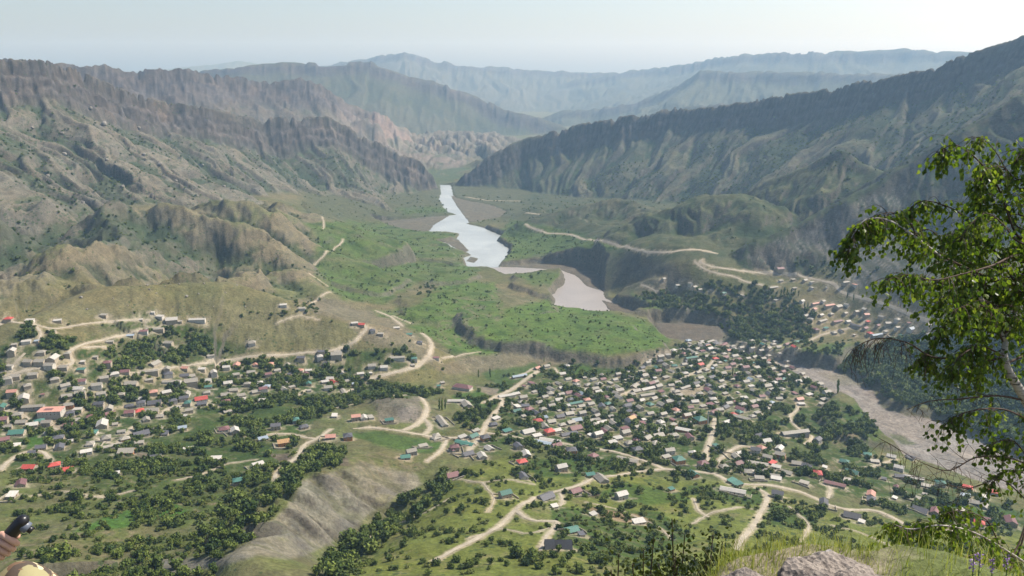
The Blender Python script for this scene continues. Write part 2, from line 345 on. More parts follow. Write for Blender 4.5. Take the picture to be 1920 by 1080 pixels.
for k, pl in list(WPOLY.items()) + [("bed", BEDW)]:
    d = sdf(X + sx, Y + sy, pl, 160); SD[k] = d
    wgt = sstep(15, 0, d)
    target = -2.6 if k != "bed" else 1.2
    H = H * (1 - wgt) + target * wgt
    BARE = np.maximum(BARE, np.exp(-((d - 8) / 9.0) ** 2) * .9)
    wet = np.maximum(wet, sstep(4, -2, d))
# silt flats (just above the water) inside lake and meander; the first paints in the mountain's reflection
SILT_REFL = [P2("843,366 885,372 962,396 942,412 880,420 868,404 856,388"), P2("685,406 760,400 822,396 848,402 815,422 800,442 750,440 690,426"), P2("828,452 860,448 882,470 870,474"), P2("880,480 900,484 890,494 872,490"),
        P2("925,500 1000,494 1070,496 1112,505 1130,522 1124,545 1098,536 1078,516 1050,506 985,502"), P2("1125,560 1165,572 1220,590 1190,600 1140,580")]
silt_refl = np.zeros_like(H)
for pl in SILT_REFL:
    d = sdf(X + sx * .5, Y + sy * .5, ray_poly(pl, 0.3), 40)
    silt_refl = np.maximum(silt_refl, sstep(5, -5, d))
silt_refl = np.maximum(silt_refl, sstep(4, -4, SD["pool"]))
silt_refl = silt_refl * (np.minimum(np.minimum(SD["lake"], SD["meander"]), SD["pool"]) < 6)
H = np.where(silt_refl > .0, H * (1 - silt_refl) + .45 * silt_refl, H)
bedm = sstep(2, -8, SD["bed"])
H = H + bedm * (fbm(X, Y, 40, 3, off=61) * .7)

# near ground: steep mountainside under the viewpoint
bl = ray_poly(P2("640,868 700,878 780,890 800,905 760,925 720,950 690,972 655,1005 615,1040 560,1062 470,1062 400,1075 300,1090 280,1060 420,1048 480,1003 545,945 575,900"), 138)
dbl = sdf(X, Y, bl, 60); mbl = sstep(8, -14, dbl)
pa = np.array(pix_plane(640, 877, 148)); pb = np.array(pix_plane(482, 1002, 178)); uu = (pb - pa) / np.linalg.norm(pb - pa)
sbl = X * uu[0] + Y * uu[1]; tbl = -X * uu[1] + Y * uu[0]; wbl = fbm(X, Y, 55, 3, off=14) * 12
v1 = np.abs(perlin((sbl + wbl) / 46 + 2.2, tbl / 240)) * 2; v2 = np.abs(perlin((sbl + wbl) / 17 + 5.1, tbl / 130)) * 2; v3 = np.abs(perlin((sbl + wbl * .7) / 6.5 + 8.1, tbl / 60)) * 2
H += mbl * ((np.clip(v1, 0, 1) - .5) * 15 + (np.clip(v2, 0, 1) - .5) * 5.5 + (np.clip(v3, 0, 1) - .5) * 1.6)
nearp = CAMH - 3.2 - RR * 0.80 + fbm(X, Y, 25, 4, off=41) * RR * .05
H = np.where(RR < 520, smax(nearp, np.minimum(H, CAMH - RR * .60), 6), H)
capm = (RR < 480)
PXv, PYv = world_pix(X, Y, H)

def ground(x, y):
    x = np.asarray(x, float); y = np.asarray(y, float)
    r = np.clip(np.hypot(x, y), R[0], R[-1] - 1); a = np.clip(np.arctan2(x, y), A[0], A[-1] - 1e-6)
    i = np.interp(r, R, np.arange(NR)); j = np.interp(a, A, np.arange(NA))
    i0 = np.minimum(i.astype(int), NR - 2); j0 = np.minimum(j.astype(int), NA - 2); fi = i - i0; fj = j - j0
    return (H[i0, j0] * (1 - fi) * (1 - fj) + H[i0 + 1, j0] * fi * (1 - fj) + H[i0, j0 + 1] * (1 - fi) * fj + H[i0 + 1, j0 + 1] * fi * fj)
def field(F, x, y):
    r = np.clip(np.hypot(x, y), R[0], R[-1] - 1); a = np.clip(np.arctan2(x, y), A[0], A[-1] - 1e-6)
    i = np.rint(np.interp(r, R, np.arange(NR))).astype(int); j = np.rint(np.interp(a, A, np.arange(NA))).astype(int)
    return F[i, j]
def hit(px, py, rmin=380.0):
    """where the pixel's ray first meets the ground"""
    dx, dy, dz = [float(v) for v in pix_dir(px, py)]
    hl = math.hypot(dx, dy); az = math.atan2(dx, dy); tn = dz / hl
    j = float(np.interp(az, A, np.arange(NA))); j0 = min(int(j), NA - 2); f = j - j0
    prof = H[:, j0] * (1 - f) + H[:, j0 + 1] * f
    dif = prof - (CAMH + R * tn)
    ok = np.nonzero((dif > 0) & (R > rmin))[0]
    if len(ok) == 0: return None
    k = ok[0]
    if k == 0 or dif[k - 1] > 0: r = R[k]
    else: r = R[k - 1] + (R[k] - R[k - 1]) * (-dif[k - 1]) / (dif[k] - dif[k - 1])
    return (r * dx / hl, r * dy / hl, CAMH + r * tn)
VIS = None
def visible_mask():
    tn = (H - CAMH) / RR
    mx = np.maximum.accumulate(tn, axis=0)
    return tn >= mx - 0.004
VIS = visible_mask()
# ------------------------------------------------------------------ where the houses stand (read off the photograph, dropped onto the ground)
# crop offset, then x,y in quarter pixels, roof colour letter(s), shape
# colours: r red, m maroon, g green, w whitish, t tan grey sheet, k charcoal, b blue grey, s salmon, o ochre
# shapes: h hip, g gable, f flat shed roof, L long gable, B big gable, S small shed, T tall hip with orange walls, A A-frame hut, H big hip
HDATA = [
 (0, 560, "65,155rh 225,165wf 433,167wf 780,125tf 1148,105wS 1200,135wf 1058,158wS 1290,172wB 1352,172tS 1480,160wL 388,250tf 1080,248mf 1165,232tL 978,280bf 825,325tf 1268,345tg 198,325wf 275,320bS 110,348tS 92,407wg 312,405th 1890,330th 398,450wB 215,475tg 300,475tg 622,475wS 375,515tg 480,515tg 610,535gf 1580,430tf 1160,490tB 930,515gS 940,550mg 858,570wh 1255,540tg 1120,548tL 1683,480tf 1700,525wg 1775,500sg 1515,530wf 1885,555tg 1265,580kh 1385,580kg 1430,585tg 120,585tg 250,572tg 60,618th 412,608th 785,608tg 1120,612tf 1290,625tL 1435,635tB 1555,615wg 1605,565wg 1715,635wh 1755,688tg 490,655tg 592,680wg 730,665tg 985,640tB 95,715sg 180,750wB 505,735tg 605,725tg 760,715tg 1148,705sh 520,800tg 250,815tL 390,870sC 530,858kh 745,800kg 820,825tg 970,810kh 1060,795kh 1160,785kB 1300,780kh 1380,760kg 1510,755rB 1515,790kg 1410,795gh 1695,775mh 1815,770th 1320,825tf 1140,845tB 1050,848rh 830,880mg 975,870mg 685,890mh 585,835wf 245,950wg 295,925gh 355,945tg 510,955mf 770,960wB 865,945tS 700,1010gh 130,1010gB 1365,975bf 1240,1015kf 1060,1020kB 940,1055th 800,1050th 1680,985mh 1765,1005wg 440,1050kh 20,925mg 15,815gg 1710,850tf 1385,880wS"),
 (0, 810, "310,118kg 450,120kg 125,110wf 240,170kf 225,275rg 410,255rh 505,290rg 160,395mg 95,480wf 955,150tB 1170,190kg 1620,205wf 1790,385gh 1415,135wf 530,70wS 650,155wf 875,312wS"),
 (400, 560, "525,50wf 665,75tf 1060,185wf 1115,195rg 1195,240kh 1255,265tf 1375,220wf 1470,268gf 1548,330kh 290,335th 810,400kf 930,400tf 660,455kg 800,435wh 925,430tB 1375,445tL 1505,460gh 1670,445mf 1495,500tS 1190,505tg 1280,515wg 650,540sh 715,540wf 810,565kg 1105,565wf 1180,558wS 900,630rg 840,625wf 875,600wg 1010,620tf 1065,640bf 1110,635sS 375,690mg 320,700tg 160,690tS 110,635wg 215,770th 95,775mh 365,765wf 1690,655gS 1720,630tS 1870,675mK 1825,770wL 1900,800tB 910,880wf 1070,900sg 1130,895wg 1180,890tf 1320,915gf 1715,925tN 620,925gh 680,965kh 470,970kg 85,980mh 160,1005wg 375,1055bf 880,1040sg 1010,1050kT 1670,1050th 1870,1040wf"),
 (400, 810, "530,90oU 340,250wf 1440,190gg 1485,160tg 1575,108tf 1805,130mh 1880,90gf 1790,335mg"),
 (800, 640, "830,200sg 900,185tg 1055,185wh 1015,245wg 695,262bL 785,315mf 730,335mS 600,410wL 675,395wf 930,360tg 1290,320th 1285,380wg 1165,395bg 1065,388mg 990,440wg 1205,440sh 850,460th 1050,487wf 680,490wf 770,510mh 675,525gg 820,540kg 740,487kf 1165,548tg 1315,487kg 1360,470gh 1675,475gh 1440,420tg 1000,565kg 1070,545tg 880,575bf 835,600rh 885,640tg 1080,610tg 500,625kh 520,580wf 370,672tf 605,675gf 760,680wB 920,690rT 830,712wf 975,670wg 1115,655mB 1305,618wB 1400,630tg 1240,605tf 1535,590og 1625,615mf 1755,680wB 1760,640tg 1855,708th 1655,728tg 1435,730wf 1395,760wf 1330,680mg 1285,708wg 1225,702wS 440,735kT 870,765bL 925,750wL 975,800mg 685,800kg 745,850wg 1085,835kT 1250,865mh 1505,895tL 1520,765th 1580,810kh 470,810wg 415,865wg 310,850kg 210,810mh 285,770gL 350,715gg 715,908rh 1010,960wg 720,1015kg 195,1010mg 1310,1040tB 1230,1005gf 1885,900gT 1820,835tg 1800,870tf 75,725th"),
 (800, 810, "590,480gg 895,495kB 1115,450mg 1460,490wg 1590,680wf 1085,745gg 1160,770kS 1835,430gS 920,860kA 990,860kA 1055,860kA 960,560wS 1250,620wS"),
 (1180, 640, "645,130rh 530,185rg 590,365mg 630,535mg 605,475mf 935,490mg 720,495kg 780,550rh 530,600gQ 730,610wg 235,675wh 420,670wL 450,720mg 480,845wh 370,905gT 655,790gf 550,935mh 480,1000gg 990,800sh 945,830kg 1025,750wg 980,710kf 1240,700tX 1410,750kg 1240,390mf 1275,435sg 1290,470wf 1350,400wf 1460,437tf 1385,355mg 1085,320wh 1155,285gh 1265,300wg 1070,215tg 1480,390tg 870,205mg 810,270mg 910,285bg 840,575tL 800,865tg 835,845wg 1125,805wg 1130,865tg 1035,880tg 815,920mg 960,925tL 1075,915rf 1100,945wf 900,985th 975,1030tf 1090,1015tg 1100,1035wf 1255,920tg 1330,940kg 1180,990tg 1410,1010rh 1310,1065tf 1610,905gh 1785,850gh 1465,945wS 1840,905tf"),
 (1180, 810, "775,450wL 810,395gf 770,370gf 1110,480kg 1455,550kg 1810,525kh 1670,635kB 1740,675wS 1540,395mL"),
 (1440, 810, "980,280wg 985,335kg 1090,350wL 950,495wS 1140,590kB 1250,615mg 1495,420rh 1685,465rg 1580,700rh 1815,685mB 1660,665mg 1620,565tg 1540,530tg 1290,400gh 1480,480bf 1065,195kf 925,185wg 1620,490wf"),
 (1440, 440, "90,255mB 360,515sL 460,530sL 255,497wg 60,490tf 190,335tf 330,355tf 200,400tf 590,355tL 650,375sf 360,720mh 435,700gf 520,650mL 230,800gL 140,820mg 1075,705bB 40,395tL"),
]
SHP = dict(h=(11, 9), g=(12, 9), f=(11, 7), L=(26, 8), B=(17, 12), S=(6, 5), T=(12, 11), A=(7, 8), H=(16, 14), C=(30, 16), K=(30, 14), N=(34, 9), Q=(15, 14), X=(44, 10), U=(13, 10))
houses = []
HX = []; 
def add_house(px, py, col, shp, src):
    p = hit(px, py)
    if p is None: return
    r = math.hypot(p[0], p[1])
    if r > 2600: return
    houses.append(dict(px=px, py=py, x=p[0], y=p[1], col=col, shp=shp, r=r, src=src)); HX.append((p[0], p[1]))
rh = random.Random(5)
for ox, oy, s in HDATA:
    for tkn in s.split():
        m_ = re.match(r"(\d+),(\d+)([a-z])([A-Za-z])$", tkn); a, b, c_, sh_ = m_.groups()
        add_house(ox + int(a) / 4, oy + int(b) / 4 + 2.0, c_, sh_, 'seen')
FILL = [("1190,696 1240,662 1290,655 1350,648 1470,660 1488,690 1470,740 1440,770 1400,790 1340,775 1300,800 1240,830 1180,820 1080,790 1010,740 1060,712 1120,705", 17.5, 420),
        ("1520,560 1600,575 1700,600 1750,612 1760,645 1700,640 1620,632 1560,628 1520,605 1500,585", 17, 90), ("1500,545 1460,530 1440,520 1500,522 1560,540", 20, 12), ("1240,522 1300,528 1360,545 1400,556 1340,552 1260,536", 18, 14),
        ("0,650 120,655 250,690 420,690 560,670 620,665 600,720 430,760 280,790 120,800 0,800", 17, 120), ("1400,640 1450,640 1500,655 1440,662 1380,655", 15, 22), ("1290,640 1330,640 1390,655 1350,665 1290,660", 15, 20),
        ("1340,880 1450,860 1480,880 1420,900", 20, 8), ("1560,880 1720,905 1900,965 1900,1000 1740,970 1600,920", 26, 12), ("960,735 1060,715 1100,760 1180,800 1240,840 1120,830 1000,800 950,770", 18, 70), ("0,800 120,815 330,800 300,830 100,860 0,840", 22, 22),
        ("1440,690 1500,700 1560,735 1540,760 1470,760", 22, 14), ("460,700 620,690 700,700 640,740 500,740", 24, 16)]
for s, sp, nmax in FILL:
    pl = P2(s); xs = [a for a, b in pl]; ys = [b for a, b in pl]; k = 0; tries = 0
    while k < nmax and tries < nmax * 14:
        tries += 1; a = rh.uniform(min(xs), max(xs)); b = rh.uniform(min(ys), max(ys))
        if not inside(np.array([a]), np.array([b]), pl)[0]: continue
        p = hit(a, b)
        if p is None: continue
        if HX and min((p[0] - q[0]) ** 2 + (p[1] - q[1]) ** 2 for q in HX) < sp * sp * rh.uniform(.65, 1.2): continue
        col = rh.choices("tmkwgsbr", (66, 9, 8, 8, 2.2, 3.5, 2.2, .8))[0]; sh = rh.choices("ghfSLB", (50, 22, 12, 10, 4, 3))[0]
        add_house(a, b, col, sh, 'fill'); k += 1
for h in houses:
    # houses keep to two street directions in each village
    base = 27 if h['px'] > 860 else (8 if h['py'] < 700 else 20)
    if h['px'] > 1400 and h['py'] > 840: base = -28
    h['rot'] = math.radians(base + rh.choice((0, 0, 0, 90)) + rh.gauss(0, 9))
    if h['shp'] in 'N': h['rot'] = math.radians(112)
    if h['shp'] == 'K': h['rot'] = math.radians(-22)
    if h['shp'] == 'X': h['rot'] = math.radians(14)
    if h['shp'] in 'CL' and h['src'] == 'seen': h['rot'] = math.radians((8 if h['px'] < 860 else -24) + rh.gauss(0, 4)) if not (h['px'] > 860 and h['py'] < 760) else math.radians(24)
    if h['shp'] == 'A': h['rot'] = math.radians(4)
    L_, W_ = SHP[h['shp']]; f = rh.uniform(.85, 1.12) if h['src'] == 'fill' else rh.uniform(.92, 1.08)
    f *= (.78 if h['src'] == 'fill' else .84); h['L'], h['W'] = L_ * f, W_ * f * rh.uniform(.94, 1.06)
    h['two'] = rh.random() < .28 if h['shp'] in 'hgB' else h['shp'] in 'TKQ'
YARD = np.full(H.shape, 1e3, np.float32)
for h in houses:
    rr_ = h['r']; a_ = math.atan2(h['x'], h['y'])
    i0, i1 = np.searchsorted(R, rr_ - 26), np.searchsorted(R, rr_ + 26); j0, j1 = np.searchsorted(A, a_ - 26 / rr_), np.searchsorted(A, a_ + 26 / rr_)
    sub = (slice(i0, i1), slice(j0, j1)); ca_, sa_ = math.cos(h['rot']), math.sin(h['rot'])
    dx = X[sub] - h['x'] ; dy = Y[sub] - h['y']; u = np.maximum(np.abs(dx * ca_ + dy * sa_) - h['L'] / 2, 0); v = np.maximum(np.abs(-dx * sa_ + dy * ca_) - h['W'] / 2, 0)
    YARD[sub] = np.minimum(YARD[sub], np.hypot(u, v))
# ------------------------------------------------------------------ ground cover, painted by place into a colour layer of plain albedo
def cmix(c, col, w):
    w = w[..., None]; return c * (1 - w) + np.array(col, np.float32) * w
gx = np.gradient(H, axis=0) / np.maximum(np.gradient(R)[:, None], 1e-3)
gy = np.gradient(H, axis=1) / np.maximum(np.gradient(A)[None, :] * RR, 1e-3)
SL = np.hypot(gx, gy)
# concavity: gullies collect greenery
def blur(F, n):
    k = np.ones(2 * n + 1) / (2 * n + 1)
    c = np.cumsum(np.pad(F, ((n + 1, n), (0, 0)), mode='edge'), axis=0); F = (c[2 * n + 1:] - c[:-2 * n - 1]) / (2 * n + 1)
    c = np.cumsum(np.pad(F, ((0, 0), (n + 1, n)), mode='edge'), axis=1); return (c[:, 2 * n + 1:] - c[:, :-2 * n - 1]) / (2 * n + 1)
CONC = np.clip((blur(H, 7) - H) / (RR * .004 + 1), -1.5, 1.5)
pxw = PXv + fbm(X, Y, 45, 4, off=5) * 16 + fbm(X, Y, 9, 2, off=6) * 4; pyw = PYv + fbm(X, Y, 45, 4, off=15) * 7
def pmask(s, soft=5.0):
    pts = P2(s); d = sdf(pxw, pyw, pts, 60); return sstep(soft, -soft, d).astype(np.float32)
n1 = fbm(X, Y, 130, 5, off=2); n2 = fbm(X, Y, 35, 4, off=3); n3 = fbm(X, Y, 9, 3, off=4)
DRY = (.200, .182, .100); OLIVE = (.125, .140, .055); MEADOW = (.100, .165, .036); LUSH = (.050, .090, .018); DARKG = (.030, .055, .018)
SHALE = (.200, .188, .155); ROCKC = (.135, .122, .118); SOIL = (.260, .222, .160); GRAV = (.245, .228, .205); TAN = (.205, .176, .118)
C = np.zeros(H.shape + (3,), np.float32); C[:] = (.155, .155, .075)
C = cmix(C, DRY, sstep(-.1, .45, n1 + n2 * .5))
C = cmix(C, OLIVE, sstep(0, .4, -n1 + n2 * .6) * .8)
near_green = sstep(640, 720, PYv) * (RR > 300)
C = cmix(C, (.130, .158, .056), near_green * .75 * sstep(-.35, .25, n2 + .5 * n1))
fl = sstep(540, 600, PXv) * sstep(1300, 1200, PXv) * sstep(330, 345, PYv) * sstep(425, 405, PYv) * (RR > 1900) * (RR < 3500)
C = cmix(C, (.100, .115, .062), fl * .85)
mr = sstep(960, 1010, PXv) * sstep(345, 355, PYv) * sstep(500, 480, PYv) * (RR > 1500) * (RR < 3400)
C = cmix(C, (.105, .118, .062), mr * .8); C = cmix(C, (.045, .070, .026), mr * sstep(-.2, .3, n2 + n1 * .6) * .7)
# left hills, front hill
lh = sstep(380, 400, PYv) * sstep(640, 590, PXv) * sstep(640, 600, PYv) * (RR > 1050) * (RR < 2300)
C = cmix(C, (.235, .210, .135), lh * .9)
C = cmix(C, (.150, .175, .065), lh * sstep(-.1, .4, n1 - SL * .5 + .3) * .8)
C = cmix(C, (.055, .078, .030), lh * sstep(.05, .55, CONC + n2 * .4) * .9)
fh = RFIELD["H1"]
C = cmix(C, (.190, .178, .085), fh * .8); C = cmix(C, (.140, .150, .062), fh * sstep(.1, .5, n1 + n2 * .3) * .6)
C = cmix(C, SHALE, fh * sstep(.25, .45, fbm(X, Y, 55, 4, off=71)) * sstep(400, 600, pxw) * .8)
# mountains
for nm, base, green, gw in (("L1", (.158, .150, .116), (.062, .090, .044), .95), ("R1", (.130, .134, .086), (.045, .075, .034), 1.0), ("B", (.135, .125, .105), (.07, .09, .05), .6), ("V", (.20, .185, .145), (.08, .10, .055), .7), ("V2", (.22, .19, .155), (.08, .10, .055), .5), ("C", (.12, .125, .085), (.07, .09, .05), .6),
                         ("P", (.120, .132, .066), (.040, .068, .028), .9), ("Q", (.070, .092, .045), (.035, .060, .026), .8), ("Q2", (.075, .092, .045), (.035, .060, .026), .8),
                         ("M1", (.120, .125, .075), (.050, .078, .030), .8), ("M2", (.110, .122, .062), (.045, .075, .028), .9), ("D", (.14, .14, .11), (.1, .11, .08), .4), ("E", (.13, .135, .10), (.1, .11, .08), .4), ("F", (.12, .13, .09), (.09, .1, .07), .5), ("F3", (.11, .12, .09), (.09, .1, .07), .5)):
    w = RFIELD[nm]; C = cmix(C, base, w)
    C = cmix(C, green, w * sstep(.05, .6, CONC + n1 * .6 + n2 * .25) * gw)
    if nm in ('M1', 'M2'): C = cmix(C, (.045, .072, .028), w * sstep(-.25, .35, n2 + n1 * .7 + CONC * .4) * .75)
for nm, dk, lt in (("L1", (.050, .072, .036), (.205, .190, .145)), ("R1", (.034, .058, .026), (.185, .178, .120)), ("P", (.032, .056, .022), (.165, .165, .085)), ("M1", (.04, .065, .024), (.17, .165, .1)), ("M2", (.04, .065, .024), (.165, .165, .09))):
    g_, w_ = RFIELD[nm + "_g"], RFIELD[nm]
    C = cmix(C, dk, w_ * sstep(.42, .78, g_ + n2 * .35) * .8)
    C = cmix(C, lt, w_ * sstep(.34, .10, g_ + n2 * .35) * sstep(60, 200, RFIELD[nm + "_d"]) * (1 - .8 * sstep(1450, 1750, PXv)) * .55)
C = cmix(C, (.038, .062, .028), RFIELD["R1"] * sstep(1350, 1750, PXv) * sstep(-.5, .3, n1 + n2 + CONC * .5) * .85)
C = cmix(C, (.038, .062, .028), RFIELD["Q"] * sstep(-.45, .2, n1 + n2 + CONC * .4) * .9)
# badlands below the dark spur
pxw0, pyw0 = pxw, pyw; pxw = PXv + (pxw - PXv) * .3; pyw = PYv + (pyw - PYv) * .3
bad = np.maximum(pmask("1400,480 1430,462 1500,430 1570,395 1640,362 1720,335 1690,400 1640,430 1600,480 1560,500 1500,480 1460,500 1420,500"), pmask("1560,470 1640,440 1700,470 1760,520 1760,585 1690,575 1640,545 1570,530"))
bad = np.maximum(bad, pmask("1120,480 1240,490 1290,520 1240,545 1190,560 1130,545 1140,510") * .5)
pxw, pyw = pxw0, pyw0; qs = np.where(RFIELD['Q2'] > .5, RFIELD['Q2_s'], RFIELD['Q_s']); badr = sstep(.18, .42, np.abs(perlin(qs / 11 + n2 * .6, RFIELD['Q_c'] / 400)) * 2)
C = cmix(C, (.215, .210, .190), bad * (1 - badr) * .95); C = cmix(C, (.085, .092, .075), bad * badr * .8); C = cmix(C, DARKG, bad * badr * .5 * sstep(-.1, .3, n2))
# valley terraces and plateau
G1 = np.maximum.reduce([pmask("575,420 640,414 720,418 850,436 866,444 850,460 880,484 800,484 700,490 590,482 600,450"), pmask("590,490 700,490 860,490 905,505 880,525 780,530 720,570 640,560 590,520")])
G2 = pmask("700,584 770,578 850,520 930,530 940,580 1040,560 1180,592 1245,622 1262,640 1225,655 1130,666 1040,658 985,655 930,668 850,662 800,630 740,600")
G3 = np.maximum.reduce([pmask("1180,545 1240,570 1330,590 1345,606 1280,600 1220,592"), pmask("1480,655 1540,645 1640,642 1600,668 1545,690 1500,680"), pmask("1350,640 1420,625 1460,640 1500,645 1460,660 1390,660"), pmask("1600,755 1635,770 1650,800 1650,835 1600,820 1580,790"),
    pmask("955,512 1020,508 1062,514 1058,536 1000,535"), pmask("960,410 1100,440 1170,470 1050,472 940,490 960,462 925,440"), pmask("745,392 828,388 850,396 760,402"), pmask("1700,700 1920,690 1920,820 1800,780 1700,740")])
C = cmix(C, MEADOW, G1 * (.55 + .4 * sstep(-.4, .4, n2))); C = cmix(C, LUSH, G1 * sstep(0, .4, fbm(X * .6, Y, 40, 4, off=8)) * .8)
C = cmix(C, (.112, .195, .034), G2 * (.6 + .35 * sstep(-.5, .2, n2 + n1))); C = cmix(C, (.045, .085, .020), G2 * sstep(.0, .35, n2 + n3 * .5) * .7); C = cmix(C, DRY, G2 * sstep(.2, .5, n1) * sstep(980, 880, pxw) * .7)
C = cmix(C, MEADOW, G3 * .8); C = cmix(C, LUSH, G3 * sstep(-.1, .4, n2) * .6)
C = cmix(C, (.22, .195, .135), pmask("580,555 640,565 740,600 800,640 830,690 690,640 640,600 590,590") * .75)
C = cmix(C, (.215, .190, .125), pmask("815,690 860,672 990,655 1060,668 1110,690 1000,690 960,705 900,700 830,700") * .85)
# villages and orchards
VILL = pmask("0,650 60,612 180,650 250,640 330,600 420,640 520,665 640,660 760,650 800,690 690,712 830,735 800,745 690,745 600,770 560,830 480,910 400,960 300,1000 150,900 0,870")
GARD = pmask("170,612 290,578 292,600 420,610 380,640 330,660 240,700 130,690")
MAINV = pmask("880,740 1000,690 1090,680 1180,690 1240,650 1330,640 1470,650 1500,700 1560,740 1640,800 1640,860 1920,960 1920,1000 1700,970 1500,905 1400,900 1230,890 1000,860 900,850")
LOWG = pmask("0,880 200,840 480,900 560,840 640,830 600,880 520,960 400,1050 200,1090 0,1090")
HILLG = pmask("640,1080 740,980 860,880 980,850 1240,895 1400,905 1560,960 1920,1000 1920,1080")
C = cmix(C, LUSH, VILL * (.5 + .45 * sstep(-.4, .2, n2))); C = cmix(C, DARKG, VILL * sstep(0, .4, n2 + n3 * .6) * .5)
C = cmix(C, LUSH, GARD * sstep(-.4, .2, n2) * .7)
C = cmix(C, LUSH, MAINV * (.5 + .45 * sstep(-.4, .2, n2))); C = cmix(C, SOIL, MAINV * sstep(.1, .4, n3 - n2 * .3) * .5); C = cmix(C, SOIL, VILL * sstep(.2, .5, n3 - n2 * .3) * .4)
C = cmix(C, (.105, .138, .036), LOWG * (.6 * sstep(-.4, .3, n2))); C = cmix(C, TAN, LOWG * sstep(.12, .45, n1 * .6 + n3 * .6) * .75)
C = cmix(C, (.160, .200, .038), HILLG * .8); C = cmix(C, (.205, .180, .098), HILLG * sstep(.05, .5, n2 + n3 * .4) * .6)
# bright garden plots
rngp = np.random.default_rng(11)
for s, col in (("130,1000 250,948 330,945 360,960 240,985", (.060, .150, .022)), ("640,815 700,808 760,815 850,830 800,850 700,835", (.065, .125, .028)), ("1030,950 1240,960 1300,1010 1200,1050 1040,1035", (.055, .105, .022)), ("1150,905 1260,915 1300,940 1210,945 1120,930", (.070, .130, .025)),
               ("1290,910 1440,915 1430,950 1280,925", (.050, .100, .020)), ("1440,940 1540,965 1530,990 1440,985", (.050, .095, .020)), ("930,830 1040,840 1060,870 930,850", (.110, .135, .048)), ("1340,790 1420,800 1430,830 1350,830", (.13, .14, .06)), ("960,860 1180,860 1160,890 1010,895", (.050, .100, .020)),
               ("850,740 910,730 930,760 860,765", (.070, .140, .028)), ("45,815 100,810 110,840 55,842", (.065, .14, .025)), ("470,790 560,770 580,800 500,820", (.07, .12, .03)), ("1440,838 1500,830 1560,850 1470,870", (.10, .13, .05)), ("1700,930 1900,960 1900,990 1760,960", (.06, .12, .025)),
               ("900,700 1000,680 1020,700 940,725", (.07, .13, .03)), ("1060,685 1100,680 1110,700 1070,715", (.075, .14, .03))):
    C = cmix(C, col, pmask(s, 3) * .85)
for s, col in (("600,845 640,852 660,872 600,865", (.13, .11, .085)), ("500,850 540,850 560,862 520,866", (.14, .115, .09)), ("990,640 1025,642 1020,652 990,652", (.13, .105, .08)), ("1095,918 1130,920 1120,932 1095,930", (.14, .11, .08)), ("700,745 790,745 800,770 780,795 710,790", (.19, .175, .135)), ("740,765 780,760 785,785 755,790", (.26, .235, .20)),
               ("1090,950 1200,965 1230,985 1160,980", (.30, .225, .145)), ("1560,815 1600,812 1605,820 1570,822", (.24, .2, .12)), ("90,795 120,780 145,795 115,808", (.30, .26, .20)), ("250,840 300,860 285,865 240,850", (.22, .19, .15)), ("1255,735 1290,712 1330,722 1300,745", (.32, .28, .21)), ("895,722 940,730 935,742 905,735", (.26, .23, .18))):
    C = cmix(C, col, pmask(s, 2) * .9)
# dark badland ridge in the foreground
nb = np.maximum.reduce([RFIELD["N1"], RFIELD["N2"], RFIELD["N3"], RFIELD["N4"]]) * (pxw > 200)
nbr = np.maximum(nb * sstep(-6, 6, pxw - (650 - (pyw - 877) * 1.15) + 20), pmask("620,885 680,868 780,890 790,905 740,935 690,965 650,1000 600,1030 540,1050 480,1040 420,1060 300,1080 280,1050 420,1045 480,1005 540,950 560,905"))
C = cmix(C, (.250, .238, .185), nbr * .95); C = cmix(C, (.150, .148, .130), nbr * sstep(.0, .3, fbm(X * 1.3, Y * .7, 40, 3, off=31)) * .8); C = cmix(C, (.165, .165, .085), nbr * sstep(.15, .4, n1 + n3 * .5) * .6)
C = cmix(C, (.105, .112, .055), nbr * sstep(.34, .08, v1 + n3 * .25) * .6); C = cmix(C, (.17, .165, .10), nbr * sstep(.3, .05, v2) * .4)
# cliffs and steep faces
tr = np.maximum.reduce([pmask("645,845 770,848 805,880 720,898 650,884"), GARD, pmask("850,560 940,545 940,600 860,650 800,640"), pmask("300,640 480,690 480,740 300,700") * .7, pmask("1040,955 1240,965 1290,1005 1200,1050 1040,1035") * .6])
ts = sstep(.35, .8, np.sin(H * 1.7 + n2 * 2.5)); C = cmix(C, (.215, .190, .125), tr * ts * .6)
steep = sstep(.75, 1.25, SL) * (RR < 3400)
C = cmix(C, (.165, .150, .125), steep * .75 * (1 - ROCK) * (1 - .6 * lh))
C = cmix(C, ROCKC, ROCK * sstep(-.5, .2, n3 + .4) * .9)
strata = np.sin(H * .42 + n1 * 5) * .5 + .5
C *= (1 - (ROCK + steep * .5).clip(0, 1)[..., None] * .30 * strata[..., None])
C = cmix(C, (.21, .175, .145), ROCK * sstep(.15, .5, fbm(X, Y, 120, 3, off=55)) * .6)
for nm in ("L1", "R1", "B"):
    w_ = RFIELD[nm] * (RFIELD[nm + "_c"] > 0)
    lay = np.sin(RFIELD[nm + "_c"] * .21 + n2 * 2.2) * .5 + .5; crk = sstep(.22, .0, np.abs(perlin(RFIELD[nm + "_s"] / 17, RFIELD[nm + "_c"] / 260)))
    up_b = w_ * sstep(150, 60, RFIELD[nm + "_c"]) * (.35 + .65 * ROCK)
    C *= (1 - (up_b * (.42 * sstep(.45, .9, lay) + .30 * crk)).clip(0, .7)[..., None])
b2 = np.clip(BARE, 0, 1) * (RR < 2600) * sstep(.25, .6, SL)
C = cmix(C, (.185, .170, .135), b2 * .8)
pale = far2 * sstep(.35, .8, SL) ; C = cmix(C, (.30, .25, .215), pale * sstep(-.2, .3, n1) * .7)
C = cmix(C, (.30, .235, .20), RFIELD['B'] * sstep(690, 705, PXv) * sstep(800, 770, PXv) * ROCK * .8)
